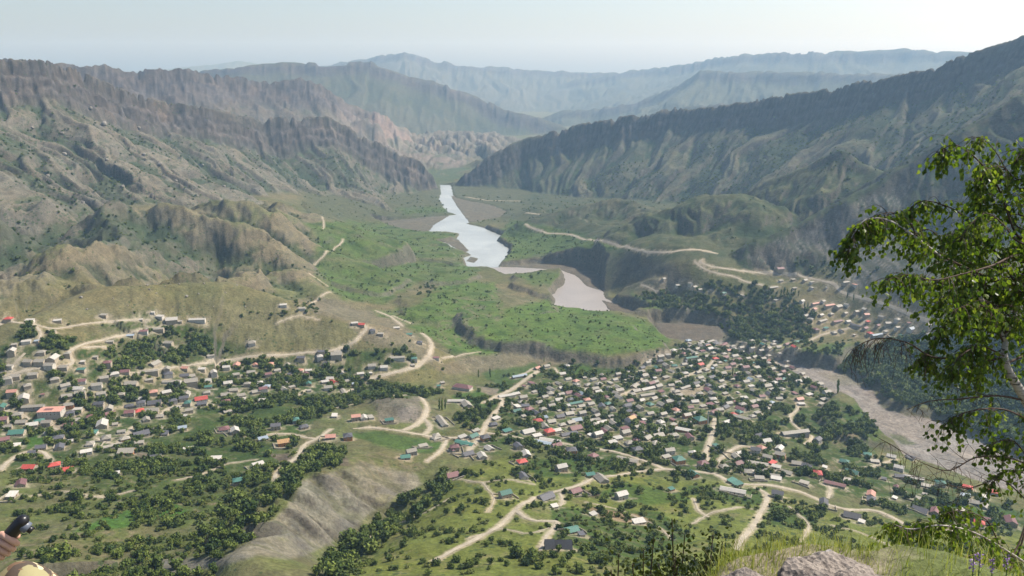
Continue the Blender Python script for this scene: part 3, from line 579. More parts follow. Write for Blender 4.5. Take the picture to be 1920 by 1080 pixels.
fv = far2 * sstep(.25, .08, SL); C = cmix(C, (.075, .115, .045), fv * .8)
# river sediments; the brown also paints the mountain's reflection on the lake
C = cmix(C, GRAV, sstep(3, -3, SD["bed"])); C = cmix(C, (.215, .190, .168), sstep(3, -3, SD["bed"]) * sstep(0, .4, fbm(X * .8 + Y * .5, Y - X * .3, 70, 4, off=91)) * .8)
q1 = np.array(pix_plane(1480, 690, 1)); q2 = np.array(pix_plane(1850, 872, 1)); qd = (q2 - q1) / np.linalg.norm(q2 - q1); bs_ = X * qd[0] + Y * qd[1]; bt_ = -X * qd[1] + Y * qd[0] + fbm(X, Y, 120, 3, off=97) * 26
br_ = np.abs(perlin(bt_ / 24, bs_ / 260)) * 2; C = cmix(C, (.17, .165, .155), sstep(2, -3, SD["bed"]) * sstep(.16, .03, br_) * .85); br2 = perlin(bt_ / 9, bs_ / 150); C = cmix(C, (.32, .30, .27), sstep(2, -3, SD["bed"]) * sstep(.25, .5, br2) * .6)
C = cmix(C, (.10, .12, .05), pmask("1660,812 1690,815 1715,830 1700,834 1670,824", 3) * .8)
C = cmix(C, (.19, .18, .125), pmask("1540,700 1600,705 1620,725 1580,722", 5) * .7)
C = cmix(C, (.165, .155, .115), silt_refl); C = cmix(C, (.145, .125, .10), silt_refl * sstep(1000, 1060, pxw) * .7)
C = cmix(C, (.12, .125, .105), (wet * (1 - silt_refl)) * (SD["bed"] > 5))
C *= (1 + .26 * n3 + .14 * n2)[..., None]
C *= (1 + .22 * np.clip(RFIELD['L1'] + RFIELD['B'] * .7 + RFIELD['R1'] * .15, 0, 1))[..., None]
C *= (.56 + .10 * sstep(0, -5, SD['bed']))[..., None]
C = np.clip(C, .012, .5)

# ------------------------------------------------------------------ roads: (width, soft?, pixel points)
ROADS = [
 (1.5, "880,1010 940,990 990,1002 1030,990"), (1.5, "1440,960 1390,950 1330,962 1295,985"), (1.4, "855,897 900,906 950,898 1000,908"), (1.5, "1100,942 1160,955 1230,985 1260,1010"), (1.5, "1480,950 1520,985 1500,1020"), (1.4, "690,1010 740,985 800,960 850,930"),
 (1.5, "330,900 380,890 420,870 480,862"), (1.5, "60,930 120,920 190,935 250,920"), (1.5, "905,905 930,935 915,960"), (1.5, "600,600 560,590 520,605"), (1.5, "1560,985 1620,1000 1680,1030"),
 (4.5, "0,604 42,606 62,607 82,614 100,617 130,613 162,607 212,602 250,600 282,600"), (4.5, "62,607 75,618 80,632 72,641"),
 (4.5, "330,606 310,611 275,619 237,627 200,636 162,644 145,649 130,660 124,667 136,675 140,681 128,686 60,692 20,702 0,706"),
 (3.5, "0,700 20,690 30,680 47,662"), (3.2, "155,652 185,650 215,653"),
 (4.5, "247,701 275,696 337,687 387,681 437,674 480,667 530,666 587,660 620,659 640,652 670,640 672,630 687,620 690,613 680,610"),
 (6.5, "692,710 750,696 785,687 795,677 805,668 805,664 812,652 810,640 797,630 790,624"), (5, "755,612 742,600 727,591 703,582"), (3, "735,592 760,602 775,608"),
 (3.6, "583,570 600,556 620,548"), (3.6, "580,513 600,527 617,537"), (3.6, "590,497 597,487 613,478 617,470 638,461 643,449"), (3, "604,406 609,418 606,430"),
 (7, "907,755 935,742 960,730 985,712 1010,695"), (6, "935,742 946,757 932,770 915,790 905,810 890,832 878,846"),
 (5, "912,812 950,815 987,824 1050,830 1100,840 1150,846 1187,857 1225,870 1245,880 1275,882 1340,888"),
 (4.6, "1245,880 1200,884 1160,891 1112,897 1087,910 1050,920 1012,930 980,945 962,960 940,985 900,1007 850,1032 800,1060"),
 (4.2, "966,956 985,972 1012,978 1050,977 1025,1005 1013,1033"), (3.2, "1050,925 1058,940 1050,950"),
 (5.5, "1340,888 1365,903 1395,908 1440,909 1502,922 1552,946 1590,957 1625,955 1652,960 1677,972 1702,987 1727,991 1765,992 1802,997 1850,1015"),
 (4.5, "1342,672 1325,690 1292,702 1272,715 1260,732 1262,747"), (6, "1340,785 1337,810 1330,832 1320,852 1330,866 1340,872"), (4.5, "1342,870 1365,847 1390,835 1412,838"),
 (5, "1415,914 1440,925 1437,945 1425,962 1415,985 1392,1010 1380,1032"),
 (7, "873,369 913,376 977,377"), (6, "980,391 986,399 1013,402"), (7, "985,420 993,427 1027,437 1077,440 1087,447 1127,452 1163,460 1197,470 1210,473 1260,473 1287,468 1317,469 1343,475"),
 (7, "1318,487 1307,490 1333,500 1367,505 1417,511 1450,512 1493,515 1533,525 1567,532 1573,547 1633,563 1667,573 1700,587 1740,602"),
 (5, "1302,490 1317,503 1340,512 1377,518 1393,527 1420,533 1437,537"), (4, "1202,534 1220,542 1240,550"), (4.5, "1623,600 1613,612 1577,618 1533,630 1513,643"),
 (5.5, "737,741 785,742 800,757 802,772 795,785 775,800 755,807"), (5, "795,785 810,800 797,817 762,810 695,801 662,804"), (5.5, "797,817 830,822 860,820 885,833"),
 (3.6, "450,822 500,814 550,814 575,821 595,824"), (5, "620,805 595,824 570,832 560,855 540,870 512,892 522,905"), (3.2, "600,741 625,742 650,735 668,728"),
 (4, "838,823 832,840 815,855 800,866"), (3.8, "1492,747 1500,765 1477,782 1487,795 1505,810"), (3.5, "1522,817 1525,825 1507,833"),
 (4, "300,780 312,765 345,760"), (4, "392,757 425,767"), (4.5, "0,882 20,862 45,847 82,845 97,868"), (4, "1595,885 1615,877 1640,875 1677,862"), (3, "630,765 672,756"),
 (3, "830,672 860,666 900,660"), (4, "1548,905 1560,918 1552,935"), (3, "555,745 575,730"), (3.4, "0,770 40,775 60,790 120,810"), (3.4, "180,822 215,835 235,820 250,800"),
 (3, "1000,690 985,700 960,708"), (3.5, "1210,700 1190,730 1160,742"), (3.5, "1380,640 1440,650 1513,643"), (2.6, "1300,935 1310,960 1330,970"), (2.6, "1040,690 1050,705"),
]
road_pts = []
RD = np.full(H.shape, 1e3, np.float32)
for w, s in ROADS:
    p = P2(s); q = []
    for i in range(len(p) - 1):
        n = max(2, int(math.hypot(p[i + 1][0] - p[i][0], p[i + 1][1] - p[i][1]) / 5))
        for k in range(n): q.append((p[i][0] + (p[i + 1][0] - p[i][0]) * k / n, p[i][1] + (p[i + 1][1] - p[i][1]) * k / n))
    q.append(p[-1]); W = []
    for a, b in q:
        hh = hit(a, b)
        if hh is not None: W.append(hh[:2])
    W = np.array(W)
    segs = [[W[0]]]
    for k in range(1, len(W)):     # break where the ray jumps behind a crest
        if math.hypot(*(W[k] - W[k - 1])) > 140: segs.append([])
        segs[-1].append(W[k])
    for sg in segs:
        if len(sg) < 3: continue
        P_ = np.array(sg)
        for _ in range(3): P_[1:-1] = (P_[:-2] + 2 * P_[1:-1] + P_[2:]) / 4
        d = np.concatenate([[0], np.cumsum(np.hypot(*np.diff(P_, axis=0).T))])
        n = max(3, int(d[-1] / 3.5)); t = np.linspace(0, d[-1], n)
        P_ = np.stack([np.interp(t, d, P_[:, 0]), np.interp(t, d, P_[:, 1])], 1)
        w *= .84; road_pts.append((w, P_))
        rr = np.hypot(P_[:, 0], P_[:, 1]); aa = np.arctan2(P_[:, 0], P_[:, 1])
        i0, i1 = np.searchsorted(R, rr.min() - 20), np.searchsorted(R, rr.max() + 20); j0, j1 = np.searchsorted(A, aa.min() - 20 / rr.min()), np.searchsorted(A, aa.max() + 20 / rr.min())
        sub = (slice(max(i0, 0), i1), slice(max(j0, 0), j1))
        dd, _, _ = poly_dist(X[sub], Y[sub], P_[::3] if len(P_) > 8 else P_)
        RD[sub] = np.minimum(RD[sub], np.maximum(dd - w / 2, 0))
# level the ground a little under the roads, dusty shoulders
C = cmix(C, (.30, .262, .195), sstep(3.2, .3, RD + n3 * 2.0) * .75)

C = cmix(C, (.285, .250, .190), sstep(9, 1, YARD + n3 * 9 + 2) * .72)
C = np.clip(C, .012, .5)
me = bpy.data.meshes.new("terrain")
NV = NR * NA
co = np.stack([X, Y, H], -1).astype(np.float32).reshape(-1)
me.vertices.add(NV); me.vertices.foreach_set("co", co)
ii_, jj_ = np.meshgrid(np.arange(NR - 1), np.arange(NA - 1), indexing='ij')
v0 = (ii_ * NA + jj_).ravel(); quads = np.stack([v0, v0 + 1, v0 + NA + 1, v0 + NA], 1).astype(np.int32)
me.loops.add(quads.size); me.loops.foreach_set("vertex_index", quads.ravel())
me.polygons.add(len(quads)); me.polygons.foreach_set("loop_start", np.arange(0, quads.size, 4, dtype=np.int32))
me.polygons.foreach_set("use_smooth", np.ones(len(quads), bool))
at = me.color_attributes.new("cover", 'FLOAT_COLOR', 'POINT')
ca = np.ones((NV, 4), np.float32); ca[:, :3] = C.reshape(-1, 3)
# fourth channel: how scrubby the cover is
SCRUB = np.clip(.55 + .35 * np.clip(RFIELD['L1'] + RFIELD['R1'] + RFIELD['P'] + RFIELD['Q'] + RFIELD['M1'] + RFIELD['M2'] + HILLG * .8 + LOWG + G2 * .9 + G1 * .6, 0, 1) - ROCK * .3 - wet - silt_refl - sstep(6, 2, SD["bed"]) - nbr * .45 - sstep(2, 0, RD) - bad * .3 - G2 * .2, 0, 1)
at.data.foreach_set("color", ca.ravel())
a2 = me.attributes.new("scrub", 'FLOAT', 'POINT'); a2.data.foreach_set("value", SCRUB.astype(np.float32).ravel())
me.update()
# ------------------------------------------------------------------ materials
class NT:
    def __init__(s, name):
        s.m = bpy.data.materials.new(name); s.m.use_nodes = True; s.n = s.m.node_tree.nodes; s.l = s.m.node_tree.links
        s.b = s.n["Principled BSDF"]; s.out = s.n["Material Output"]; s.b.inputs["Specular IOR Level"].default_value = .25
    def node(s, t, **k):
        n = s.n.new(t)
        for a, v in k.items():
            if a.startswith("_"): setattr(n, a[1:], v)
            else: n.inputs[a.replace("__", " ")].default_value = v
        return n
    def link(s, a, b): s.l.new(a, b)
    def noise(s, vec, scale, detail=4, rough=.55, dist=0):
        n = s.n.new("ShaderNodeTexNoise"); n.inputs["Scale"].default_value = scale; n.inputs["Detail"].default_value = detail; n.inputs["Roughness"].default_value = rough; n.inputs["Distortion"].default_value = dist
        if vec is not None: s.link(vec, n.inputs["Vector"])
        return n.outputs["Fac"]
    def ramp(s, fac, stops, interp='LINEAR'):
        r = s.n.new("ShaderNodeValToRGB"); r.color_ramp.interpolation = interp; e = r.color_ramp.elements
        while len(e) < len(stops): e.new(.5)
        for k, (p, c) in enumerate(stops):
            e[k].position = p; e[k].color = (c, c, c, 1) if isinstance(c, (int, float)) else tuple(c) + (1,)
        s.link(fac, r.inputs[0]); return r.outputs[0]
    def mix(s, fac, a, b, mode='MIX'):
        m = s.n.new("ShaderNodeMix"); m.data_type = 'RGBA'; m.blend_type = mode
        for k, v in ((0, fac), (6, a), (7, b)):
            sock = m.inputs[k]
            if isinstance(v, (int, float)): sock.default_value = v if k == 0 else (v, v, v, 1)
            elif isinstance(v, tuple): sock.default_value = v + (1,)
            else: s.link(v, sock)
        return m.outputs[2]
    def math(s, op, a, b=0.0, c=None):
        m = s.n.new("ShaderNodeMath"); m.operation = op
        for k, v in enumerate((a, b) if c is None else (a, b, c)):
            if isinstance(v, (int, float)): m.inputs[k].default_value = v
            else: s.link(v, m.inputs[k])
        return m.outputs[0]
    def bump(s, h, strength=.5, dist=1.0, normal=None):
        b = s.n.new("ShaderNodeBump"); b.inputs["Strength"].default_value = strength; b.inputs["Distance"].default_value = dist; s.link(h, b.inputs["Height"])
        if normal is not None: s.link(normal, b.inputs["Normal"])
        s.link(b.outputs[0], s.b.inputs["Normal"]); return b.outputs[0]
def coords(t, kind="Object"):
    c = t.n.new("ShaderNodeTexCoord"); return c.outputs[kind]
def terrain_material():
    t = NT("ground_cover"); co_ = coords(t)
    a = t.n.new("ShaderNodeAttribute"); a.attribute_name = "cover"; s_ = t.n.new("ShaderNodeAttribute"); s_.attribute_name = "scrub"
    base = a.outputs["Color"]
    f1 = t.noise(co_, .35, 5, .65); f2 = t.noise(co_, .055, 5, .6); f3 = t.noise(co_, .012, 6, .6)
    col = t.mix(1.0, base, t.ramp(f1, [(.3, .62), (.7, 1.35)]), 'MULTIPLY')
    col = t.mix(1.0, col, t.ramp(f2, [(.3, .80), (.7, 1.22)]), 'MULTIPLY')
    hs = t.mix(t.math('MULTIPLY', t.ramp(f3, [(.42, 0.0), (.6, 1.0)]), .35), col, t.mix(1.0, col, (1.18, 1.0, .82), 'MULTIPLY'))
    # scattered low scrub
    v = t.n.new("ShaderNodeTexVoronoi"); v.feature = 'F1'; v.inputs["Scale"].default_value = .13; v.inputs["Randomness"].default_value = 1.0; t.link(co_, v.inputs["Vector"])
    n4 = t.noise(co_, .9, 3, .6); n5 = t.noise(co_, .018, 4, .6)
    thr = t.math('MULTIPLY', t.math('MULTIPLY', s_.outputs["Fac"], t.ramp(n5, [(.38, .25), (.62, 1.0)])), .42)
    dist_ = t.math('ADD', v.outputs["Distance"], t.math('MULTIPLY', t.math('SUBTRACT', n4, .5), .35))
    sc_ = t.math('LESS_THAN', dist_, thr)
    col2 = t.mix(t.math('MULTIPLY', sc_, .78), hs, (.034, .055, .020))
    t.link(col2, t.b.inputs["Base Color"]); t.b.inputs["Roughness"].default_value = .95; t.b.inputs["Specular IOR Level"].default_value = .1
    hh = t.math('ADD', t.math('MULTIPLY', f1, 1.4), t.math('ADD', t.math('MULTIPLY', f2, 5.0), t.math('MULTIPLY', sc_, 1.2)))
    t.bump(hh, .55, 1.0)
    return t.m
def road_material():
    t = NT("dirt_road"); co_ = coords(t); f = t.noise(co_, .5, 5, .7); g = t.noise(co_, .06, 3)
    c = t.ramp(f, [(.3, (.24, .21, .155)), (.7, (.38, .335, .262))]); c = t.mix(1.0, c, t.ramp(g, [(.3, .8), (.7, 1.1)]), 'MULTIPLY')
    t.link(c, t.b.inputs["Base Color"]); t.b.inputs["Roughness"].default_value = .95; t.bump(f, .3, .2); return t.m
def water_material(name, col, rough):
    t = NT(name); co_ = coords(t); f = t.noise(co_, .006, 5, .6, .5)
    c = t.ramp(f, [(.35, tuple(v * .85 for v in col)), (.65, tuple(min(1, v * 1.12) for v in col))])
    t.link(c, t.b.inputs["Base Color"]); t.b.inputs["Roughness"].default_value = rough; t.b.inputs["Specular IOR Level"].default_value = .5
    w = t.noise(co_, .25, 4, .6); t.bump(w, .25, .3); return t.m
M_TERRAIN = terrain_material(); M_ROAD = road_material(); M_LAKE = water_material("lake_water", (.30, .315, .30), .22); M_MUDW = water_material("river_water", (.255, .228, .202), .38)
me.materials.append(M_TERRAIN)
terrain = bpy.data.objects.new("terrain", me); COL.objects.link(terrain); terrain["kind"] = "structure"
def mesh_obj(name, verts, faces, mat, parent=None, smooth=False, kind=None):
    m = bpy.data.meshes.new(name); m.from_pydata([tuple(v) for v in verts], [], [tuple(f) for f in faces])
    for q in (mat if isinstance(mat, (list, tuple)) else [mat]): m.materials.append(q)
    if smooth: m.polygons.foreach_set("use_smooth", np.ones(len(m.polygons), bool))
    m.update(); o = bpy.data.objects.new(name, m); COL.objects.link(o); o.parent = parent
    if kind: o["kind"] = kind
    return o
for w, P_ in road_pts:
    T = np.gradient(P_, axis=0); T /= np.linalg.norm(T, axis=1)[:, None] + 1e-9; N = np.stack([-T[:, 1], T[:, 0]], 1)
    offs = np.array([-.5, -.25, 0, .25, .5]); V = []
    wob = .92 + .45 * fbm(P_[:, 0], P_[:, 1], 22, 3, off=44)
    for k in offs:
        q = P_ + N * (k * w * wob)[:, None]; z = ground(q[:, 0], q[:, 1]) + .38 - .10 * abs(k) * 2
        V.append(np.stack([q[:, 0], q[:, 1], z], 1))
    V = np.stack(V, 1).reshape(-1, 3); F = [(i * 5 + j, i * 5 + j + 1, i * 5 + j + 6, i * 5 + j + 5) for i in range(len(P_) - 1) for j in range(4)]
    o = mesh_obj("dirt_road", V, F, M_ROAD, smooth=True, kind="structure")
for nm, key, z, mat in (("lake_water", "lake", 0.0, M_LAKE), ("river_water", "meander", -0.35, M_MUDW)):
    q = np.array(WPOLY[key]); t_ = np.roll(q, -1, 0) - np.roll(q, 1, 0); t_ /= np.linalg.norm(t_, axis=1)[:, None]
    area = .5 * np.sum(q[:, 0] * np.roll(q[:, 1], -1) - q[:, 1] * np.roll(q[:, 0], -1)); n_ = np.stack([t_[:, 1], -t_[:, 0]], 1) * np.sign(area)
    q = q + n_ * 14
    if area < 0: q = q[::-1]
    mesh_obj(nm, [(a, b, z) for a, b in q], [tuple(range(len(q)))], mat, kind="structure")
# ------------------------------------------------------------------ haze: the air itself
def haze():
    x0, x1, y0, y1, z0, z1 = -14500.0, 14500.0, -400.0, 18200.0, -12.0, 1050.0
    V = [(x0, y0, z0), (x1, y0, z0), (x1, y1, z0), (x0, y1, z0), (x0, y0, z1), (x1, y0, z1), (x1, y1, z1), (x0, y1, z1)]
    F = [(3, 2, 1, 0), (4, 5, 6, 7), (0, 1, 5, 4), (1, 2, 6, 5), (2, 3, 7, 6), (3, 0, 4, 7)]
    m = bpy.data.materials.new("haze"); m.use_nodes = True; n = m.node_tree.nodes; n.remove(n["Principled BSDF"])
    v = n.new("ShaderNodeVolumePrincipled"); v.inputs["Color"].default_value = (.44, .70, 1.0, 1); v.inputs["Absorption Color"].default_value = (1, 1, 1, 1); v.inputs["Density"].default_value = HAZE_D; v.inputs["Anisotropy"].default_value = .25
    m.node_tree.links.new(v.outputs[0], n["Material Output"].inputs["Volume"])
    o = mesh_obj("haze", V, F, m, kind="stuff"); return o
HAZE_D = 6.6e-5
haze()
# ------------------------------------------------------------------ labels that single each thing out
ORD = ["first", "second", "third", "fourth", "fifth", "sixth", "seventh", "eighth", "ninth", "tenth"]
def ordinal(n, tot):
    if n == 0: return "leftmost"
    if n == tot - 1: return "rightmost"
    if n < 10: return ORD[n] + " from left"
    if tot - 1 - n < 10: return ORD[tot - 1 - n] + " from right"
    return "%dth from left" % (n + 1)
AREAS = [("on the upper street under the grassy hill", 250, 608), ("at the foot of the gullied hills", 45, 604), ("by the zigzag lane", 140, 655), ("in the left village's top rows", 60, 690),
 ("in the middle of the left village", 150, 725), ("below the walled hillside garden", 270, 690), ("under the grassy hill's lane", 420, 680), ("among trees in the left village", 390, 725), ("around the pinkish flat hall", 90, 780),
 ("in the row of charcoal roofs", 265, 765), ("beside the raspberry red roofs", 400, 755), ("at the left village's lower edge", 190, 815), ("on the scrubby slope below the left village", 90, 890), ("above the dirt switchback", 340, 820),
 ("alone in the green scrub", 450, 900), ("beside the wooded lane in the centre", 560, 680), ("on the hill shoulder among bushes", 550, 578), ("beside the looping hillside road", 690, 610), ("near the hairpin on the main track", 790, 655),
 ("above the wooded hollow", 640, 710), ("on the track west of the bare knoll", 560, 800), ("beside the bare knoll's loop road", 710, 790), ("at the top of the grey badland ridge", 650, 825), ("on the terraces by the ravine", 760, 855),
 ("beside the school field", 900, 735), ("on the lane up to the plateau", 990, 700), ("at the street junction", 930, 775), ("along the road east of the junction", 915, 830), ("just above the long village street", 1010, 800),
 ("just below the long village street", 1010, 850), ("on the open slope below the village", 930, 900), ("above the curved dirt road", 1060, 870), ("inside the curved dirt road", 1030, 945), ("on the open slope beyond the curved road", 1170, 940),
 ("beside the orchard at the bottom", 1070, 1005), ("under the plateau cliff", 1090, 700), ("near the village's western gardens", 1070, 750), ("in the packed village centre", 1180, 740), ("by the central square", 1290, 725), ("at the north end of the village", 1300, 670),
 ("by the river end of the village", 1420, 680), ("on the village's river side", 1470, 730), ("in the east of the village", 1400, 760), ("below the packed centre", 1190, 790), ("around the mosque", 1310, 795), ("beside the crossroads", 1290, 860), ("on the lane above the gravel river", 1500, 770),
 ("beside the long grey school roof", 1480, 820), ("in the cluster right of the crossroads", 1400, 850), ("in the lower cluster by the main road", 1430, 890), ("near the red hipped roof by the field", 1530, 895), ("by the gravel bank", 1620, 860), ("on the road's downhill side", 1460, 940),
 ("along the bottom right road", 1620, 950), ("in the gardens by the lower river", 1700, 910), ("on the far right below the birch", 1850, 970), ("in the far village's red roofed row", 1550, 570), ("on the far side road", 1470, 505), ("at the far end of the high road", 1590, 530), ("in the far village across the river", 1640, 610), ("by the far village's lower lane", 1530, 620), ("on the bluff top above the river bend", 1280, 530), ("on the far terrace", 1180, 560)]
USED_LABELS = set()
def assign_labels(items):
    """items: (object, px, py, adjectives, tail word list) -> unique labels by look, then place, then order"""
    by = {}
    for o, px, py, desc in items:
        k = min(range(len(AREAS)), key=lambda i: (AREAS[i][1] - px) ** 2 + ((AREAS[i][2] - py) * 1.8) ** 2)
        by.setdefault((desc, k), []).append((px, o))
    for (desc, k), lst in by.items():
        lst.sort(key=lambda t: t[0])
        for n, (px, o) in enumerate(lst):
            lab = desc + " " + AREAS[k][0] + ("" if len(lst) == 1 else ", " + ordinal(n, len(lst)))
            w = lab.split()
            if len(w) > 16: lab = " ".join(w[:16])
            o["label"] = lab
# ------------------------------------------------------------------ houses
def plain(name, col, rough=.85, var=.18, scale=.6, spec=.25, metal=0.0, bump=.2):
    t = NT(name); co_ = coords(t); f = t.noise(co_, scale, 4, .6); oi = t.n.new("ShaderNodeObjectInfo")
    c = t.mix(1.0, col, t.ramp(f, [(.3, 1 - var), (.7, 1 + var)]), 'MULTIPLY'); c = t.mix(1.0, c, t.ramp(oi.outputs["Random"], [(0, .85), (1, 1.12)]), 'MULTIPLY')
    t.link(c, t.b.inputs["Base Color"]); t.b.inputs["Roughness"].default_value = rough; t.b.inputs["Specular IOR Level"].default_value = spec; t.b.inputs["Metallic"].default_value = metal
    if bump: t.bump(f, bump, .1)
    return t.m
def roof_mat(name, col, rough=.6, spec=.3):
    t = NT(name); co_ = coords(t); f = t.noise(co_, .8, 4, .65); oi = t.n.new("ShaderNodeObjectInfo")
    wv = t.n.new("ShaderNodeTexWave"); wv.inputs["Scale"].default_value = 1.6; wv.inputs["Distortion"].default_value = .3; t.link(co_, wv.inputs["Vector"])
    c = t.mix(1.0, col, t.ramp(f, [(.3, .78), (.7, 1.15)]), 'MULTIPLY'); c = t.mix(1.0, c, t.ramp(oi.outputs["Random"], [(0, .78), (1, 1.15)]), 'MULTIPLY'); c = t.mix(1.0, c, t.ramp(wv.outputs["Fac"], [(0, .9), (1, 1.05)]), 'MULTIPLY')
    t.link(c, t.b.inputs["Base Color"]); t.b.inputs["Roughness"].default_value = rough; t.b.inputs["Specular IOR Level"].default_value = spec; t.bump(wv.outputs["Fac"], .25, .05); return t.m
ROOFC = dict(r=(.42, .075, .06), m=(.17, .085, .085), g=(.055, .145, .115), w=(.40, .38, .34), t=(.265, .245, .205), k=(.085, .085, .095), b=(.26, .31, .36), s=(.42, .22, .17), o=(.40, .25, .12))
ROOFM = {k: roof_mat("roof_" + k2, ROOFC[k]) for k, k2 in dict(r="red_metal", m="maroon_metal", g="green_metal", w="pale_sheet", t="weathered_sheet", k="charcoal_metal", b="blue_grey_metal", s="salmon_tile", o="ochre_sheet").items()}
WALLM = [plain("sandstone_wall", (.36, .31, .235)), plain("plaster_wall", (.50, .47, .41)), plain("block_wall", (.27, .255, .23)), plain("orange_brick_wall", (.42, .20, .085)), plain("dark_timber_wall", (.06, .045, .035))]
M_GLASS = plain("window_glass", (.03, .035, .04), .15, .1, 1, .5, 0, 0); M_WHITE = plain("window_frame", (.6, .6, .58), .5, .05); M_DOOR = plain("door_wood", (.12, .06, .035))
COLW = dict(r="bright red", m="maroon", g="green", w="pale", t="grey-beige", k="charcoal", b="blue-grey", s="salmon", o="ochre")
def wall_geo(L, W, h, kind, rise):
    x, y = L / 2, W / 2; b = -6.0
    V = [(-x, -y, b), (x, -y, b), (x, y, b), (-x, y, b), (-x, -y, h), (x, -y, h), (x, y, h), (-x, y, h)]
    F = [(0, 1, 5, 4), (2, 3, 7, 6)]
    if kind == 'g':
        V += [(-x, 0, h + rise), (x, 0, h + rise)]; F += [(1, 2, 6, 9, 5), (3, 0, 4, 8, 7)]
    else:
        if kind == 'f':
            V[6] = (x, y, h + rise); V[7] = (-x, y, h + rise)
        F += [(1, 2, 6, 5), (3, 0, 4, 7)]
    F.append((4, 5, 6, 7)) if kind != 'g' else None
    return V, F
def roof_geo(L, W, h, kind, rise, ov=.55, th=.16):
    x, y = L / 2 + ov, W / 2 + ov
    if kind == 'g':
        e = h - rise * ov / (W / 2); V = [(-x, -y, e), (x, -y, e), (x, 0, h + rise), (-x, 0, h + rise), (x, y, e), (-x, y, e)]
        V = [(a, b, c + .04) for a, b, c in V]; V += [(a, b, c + th) for a, b, c in V]
        F = [(0, 3, 2, 1), (3, 5, 4, 2), (6, 7, 8, 9), (9, 8, 10, 11), (0, 1, 7, 6), (5, 11, 10, 4), (1, 2, 8, 7), (2, 4, 10, 8), (0, 6, 9, 3), (3, 9, 11, 5)]
    elif kind == 'h':
        r = max(0.01, (L - W) / 2); e = h
        V = [(-x, -y, e), (x, -y, e), (x, y, e), (-x, y, e), (-x, -y, e + th), (x, -y, e + th), (x, y, e + th), (-x, y, e + th), (-r, 0, h + rise), (r, 0, h + rise)]
        V = [(a, b, c + .03) for a, b, c in V]
        F = [(3, 2, 1, 0), (0, 1, 5, 4), (1, 2, 6, 5), (2, 3, 7, 6), (3, 0, 4, 7), (4, 5, 9, 8), (6, 7, 8, 9), (5, 6, 9), (7, 4, 8)]
    else:
        s_ = rise / W; z0 = h - ov * s_ + .03; z1 = h + rise + ov * s_ + .03
        V = [(-x, -y, z0), (x, -y, z0), (x, y, z1), (-x, y, z1)]; V += [(a, b, c + th) for a, b, c in V]
        F = [(3, 2, 1, 0), (4, 5, 6, 7), (0, 1, 5, 4), (1, 2, 6, 5), (2, 3, 7, 6), (3, 0, 4, 7)]
    return V, F
def bx(cx_, cy_, cz_, sx_, sy_, sz_):
    V = [(cx_ + sx_ * a, cy_ + sy_ * b, cz_ + sz_ * c) for c in (-.5, .5) for a, b in ((-.5, -.5), (.5, -.5), (.5, .5), (-.5, .5))]
    return V, [(3, 2, 1, 0), (4, 5, 6, 7), (0, 1, 5, 4), (1, 2, 6, 5), (2, 3, 7, 6), (3, 0, 4, 7)]
_mc = {}
def mesh_of(key, V, F, mats, mi=None):
    if key in _mc: return _mc[key]
    m = bpy.data.meshes.new(key[0]); m.from_pydata([tuple(v) for v in V], [], [tuple(f) for f in F])
    for q in mats: m.materials.append(q)
    if mi is not None: m.polygons.foreach_set("material_index", mi)
    m.update(); _mc[key] = m; return m
def part(name, m, parent, loc=(0, 0, 0), rz=0, sc_=None):
    o = bpy.data.objects.new(name, m); COL.objects.link(o); o.parent = parent; o.location = loc; o.rotation_euler = (0, 0, rz)
    if sc_: o.scale = sc_
    return o
def empty(name, loc, rz=0.0, s=1.0):
    o = bpy.data.objects.new(name, None); COL.objects.link(o); o.location = loc; o.rotation_euler = (0, 0, rz); o.scale = (s, s, s); return o
wv_, wf_ = bx(0, 0, 0, 1.15, .10, 1.35); pv_, pf_ = bx(0, -.045, 0, .93, .06, 1.12)
WIN = mesh_of(("window",), wv_ + pv_, wf_ + [tuple(i + 8 for i in f) for f in pf_], [M_WHITE, M_GLASS], [0] * 6 + [1] * 6)
dv_, df_ = bx(0, 0, 0, 1.1, .12, 2.1); DOOR = mesh_of(("door",), dv_, df_, [M_DOOR])
chv, chf = bx(0, 0, 0, .6, .6, 1.6); CHIM = mesh_of(("chimney",), chv, chf, [WALLM[0]])
def style(h):
    s = h['shp']; kind = {'h': 'h', 'g': 'g', 'f': 'f', 'L': 'g', 'B': 'g', 'S': 'f', 'T': 'h', 'A': 'g', 'H': 'h', 'C': 'f', 'K': 'h', 'N': 'g', 'Q': 'h', 'X': 'g', 'U': 'f'}[s]
    hgt = 2.8; L0, W0 = SHP[s]
    rise = {'g': W0 * .27, 'h': W0 * .30, 'f': .55}[kind]
    if h['two']: hgt = 5.4
    if s in 'CX': hgt = 5.2
    if s == 'S': hgt = 2.4
    if s == 'L': hgt = 3.0; rise = W0 * .2
    if s == 'A': hgt = .4; rise = 6.5
    if s == 'U': rise = .05; hgt = 4.6
    return kind, hgt, rise, L0, W0
houses.sort(key=lambda q: q['r'])
big_first = [h for h in houses]
N_IND = 298
items = []; rest = []
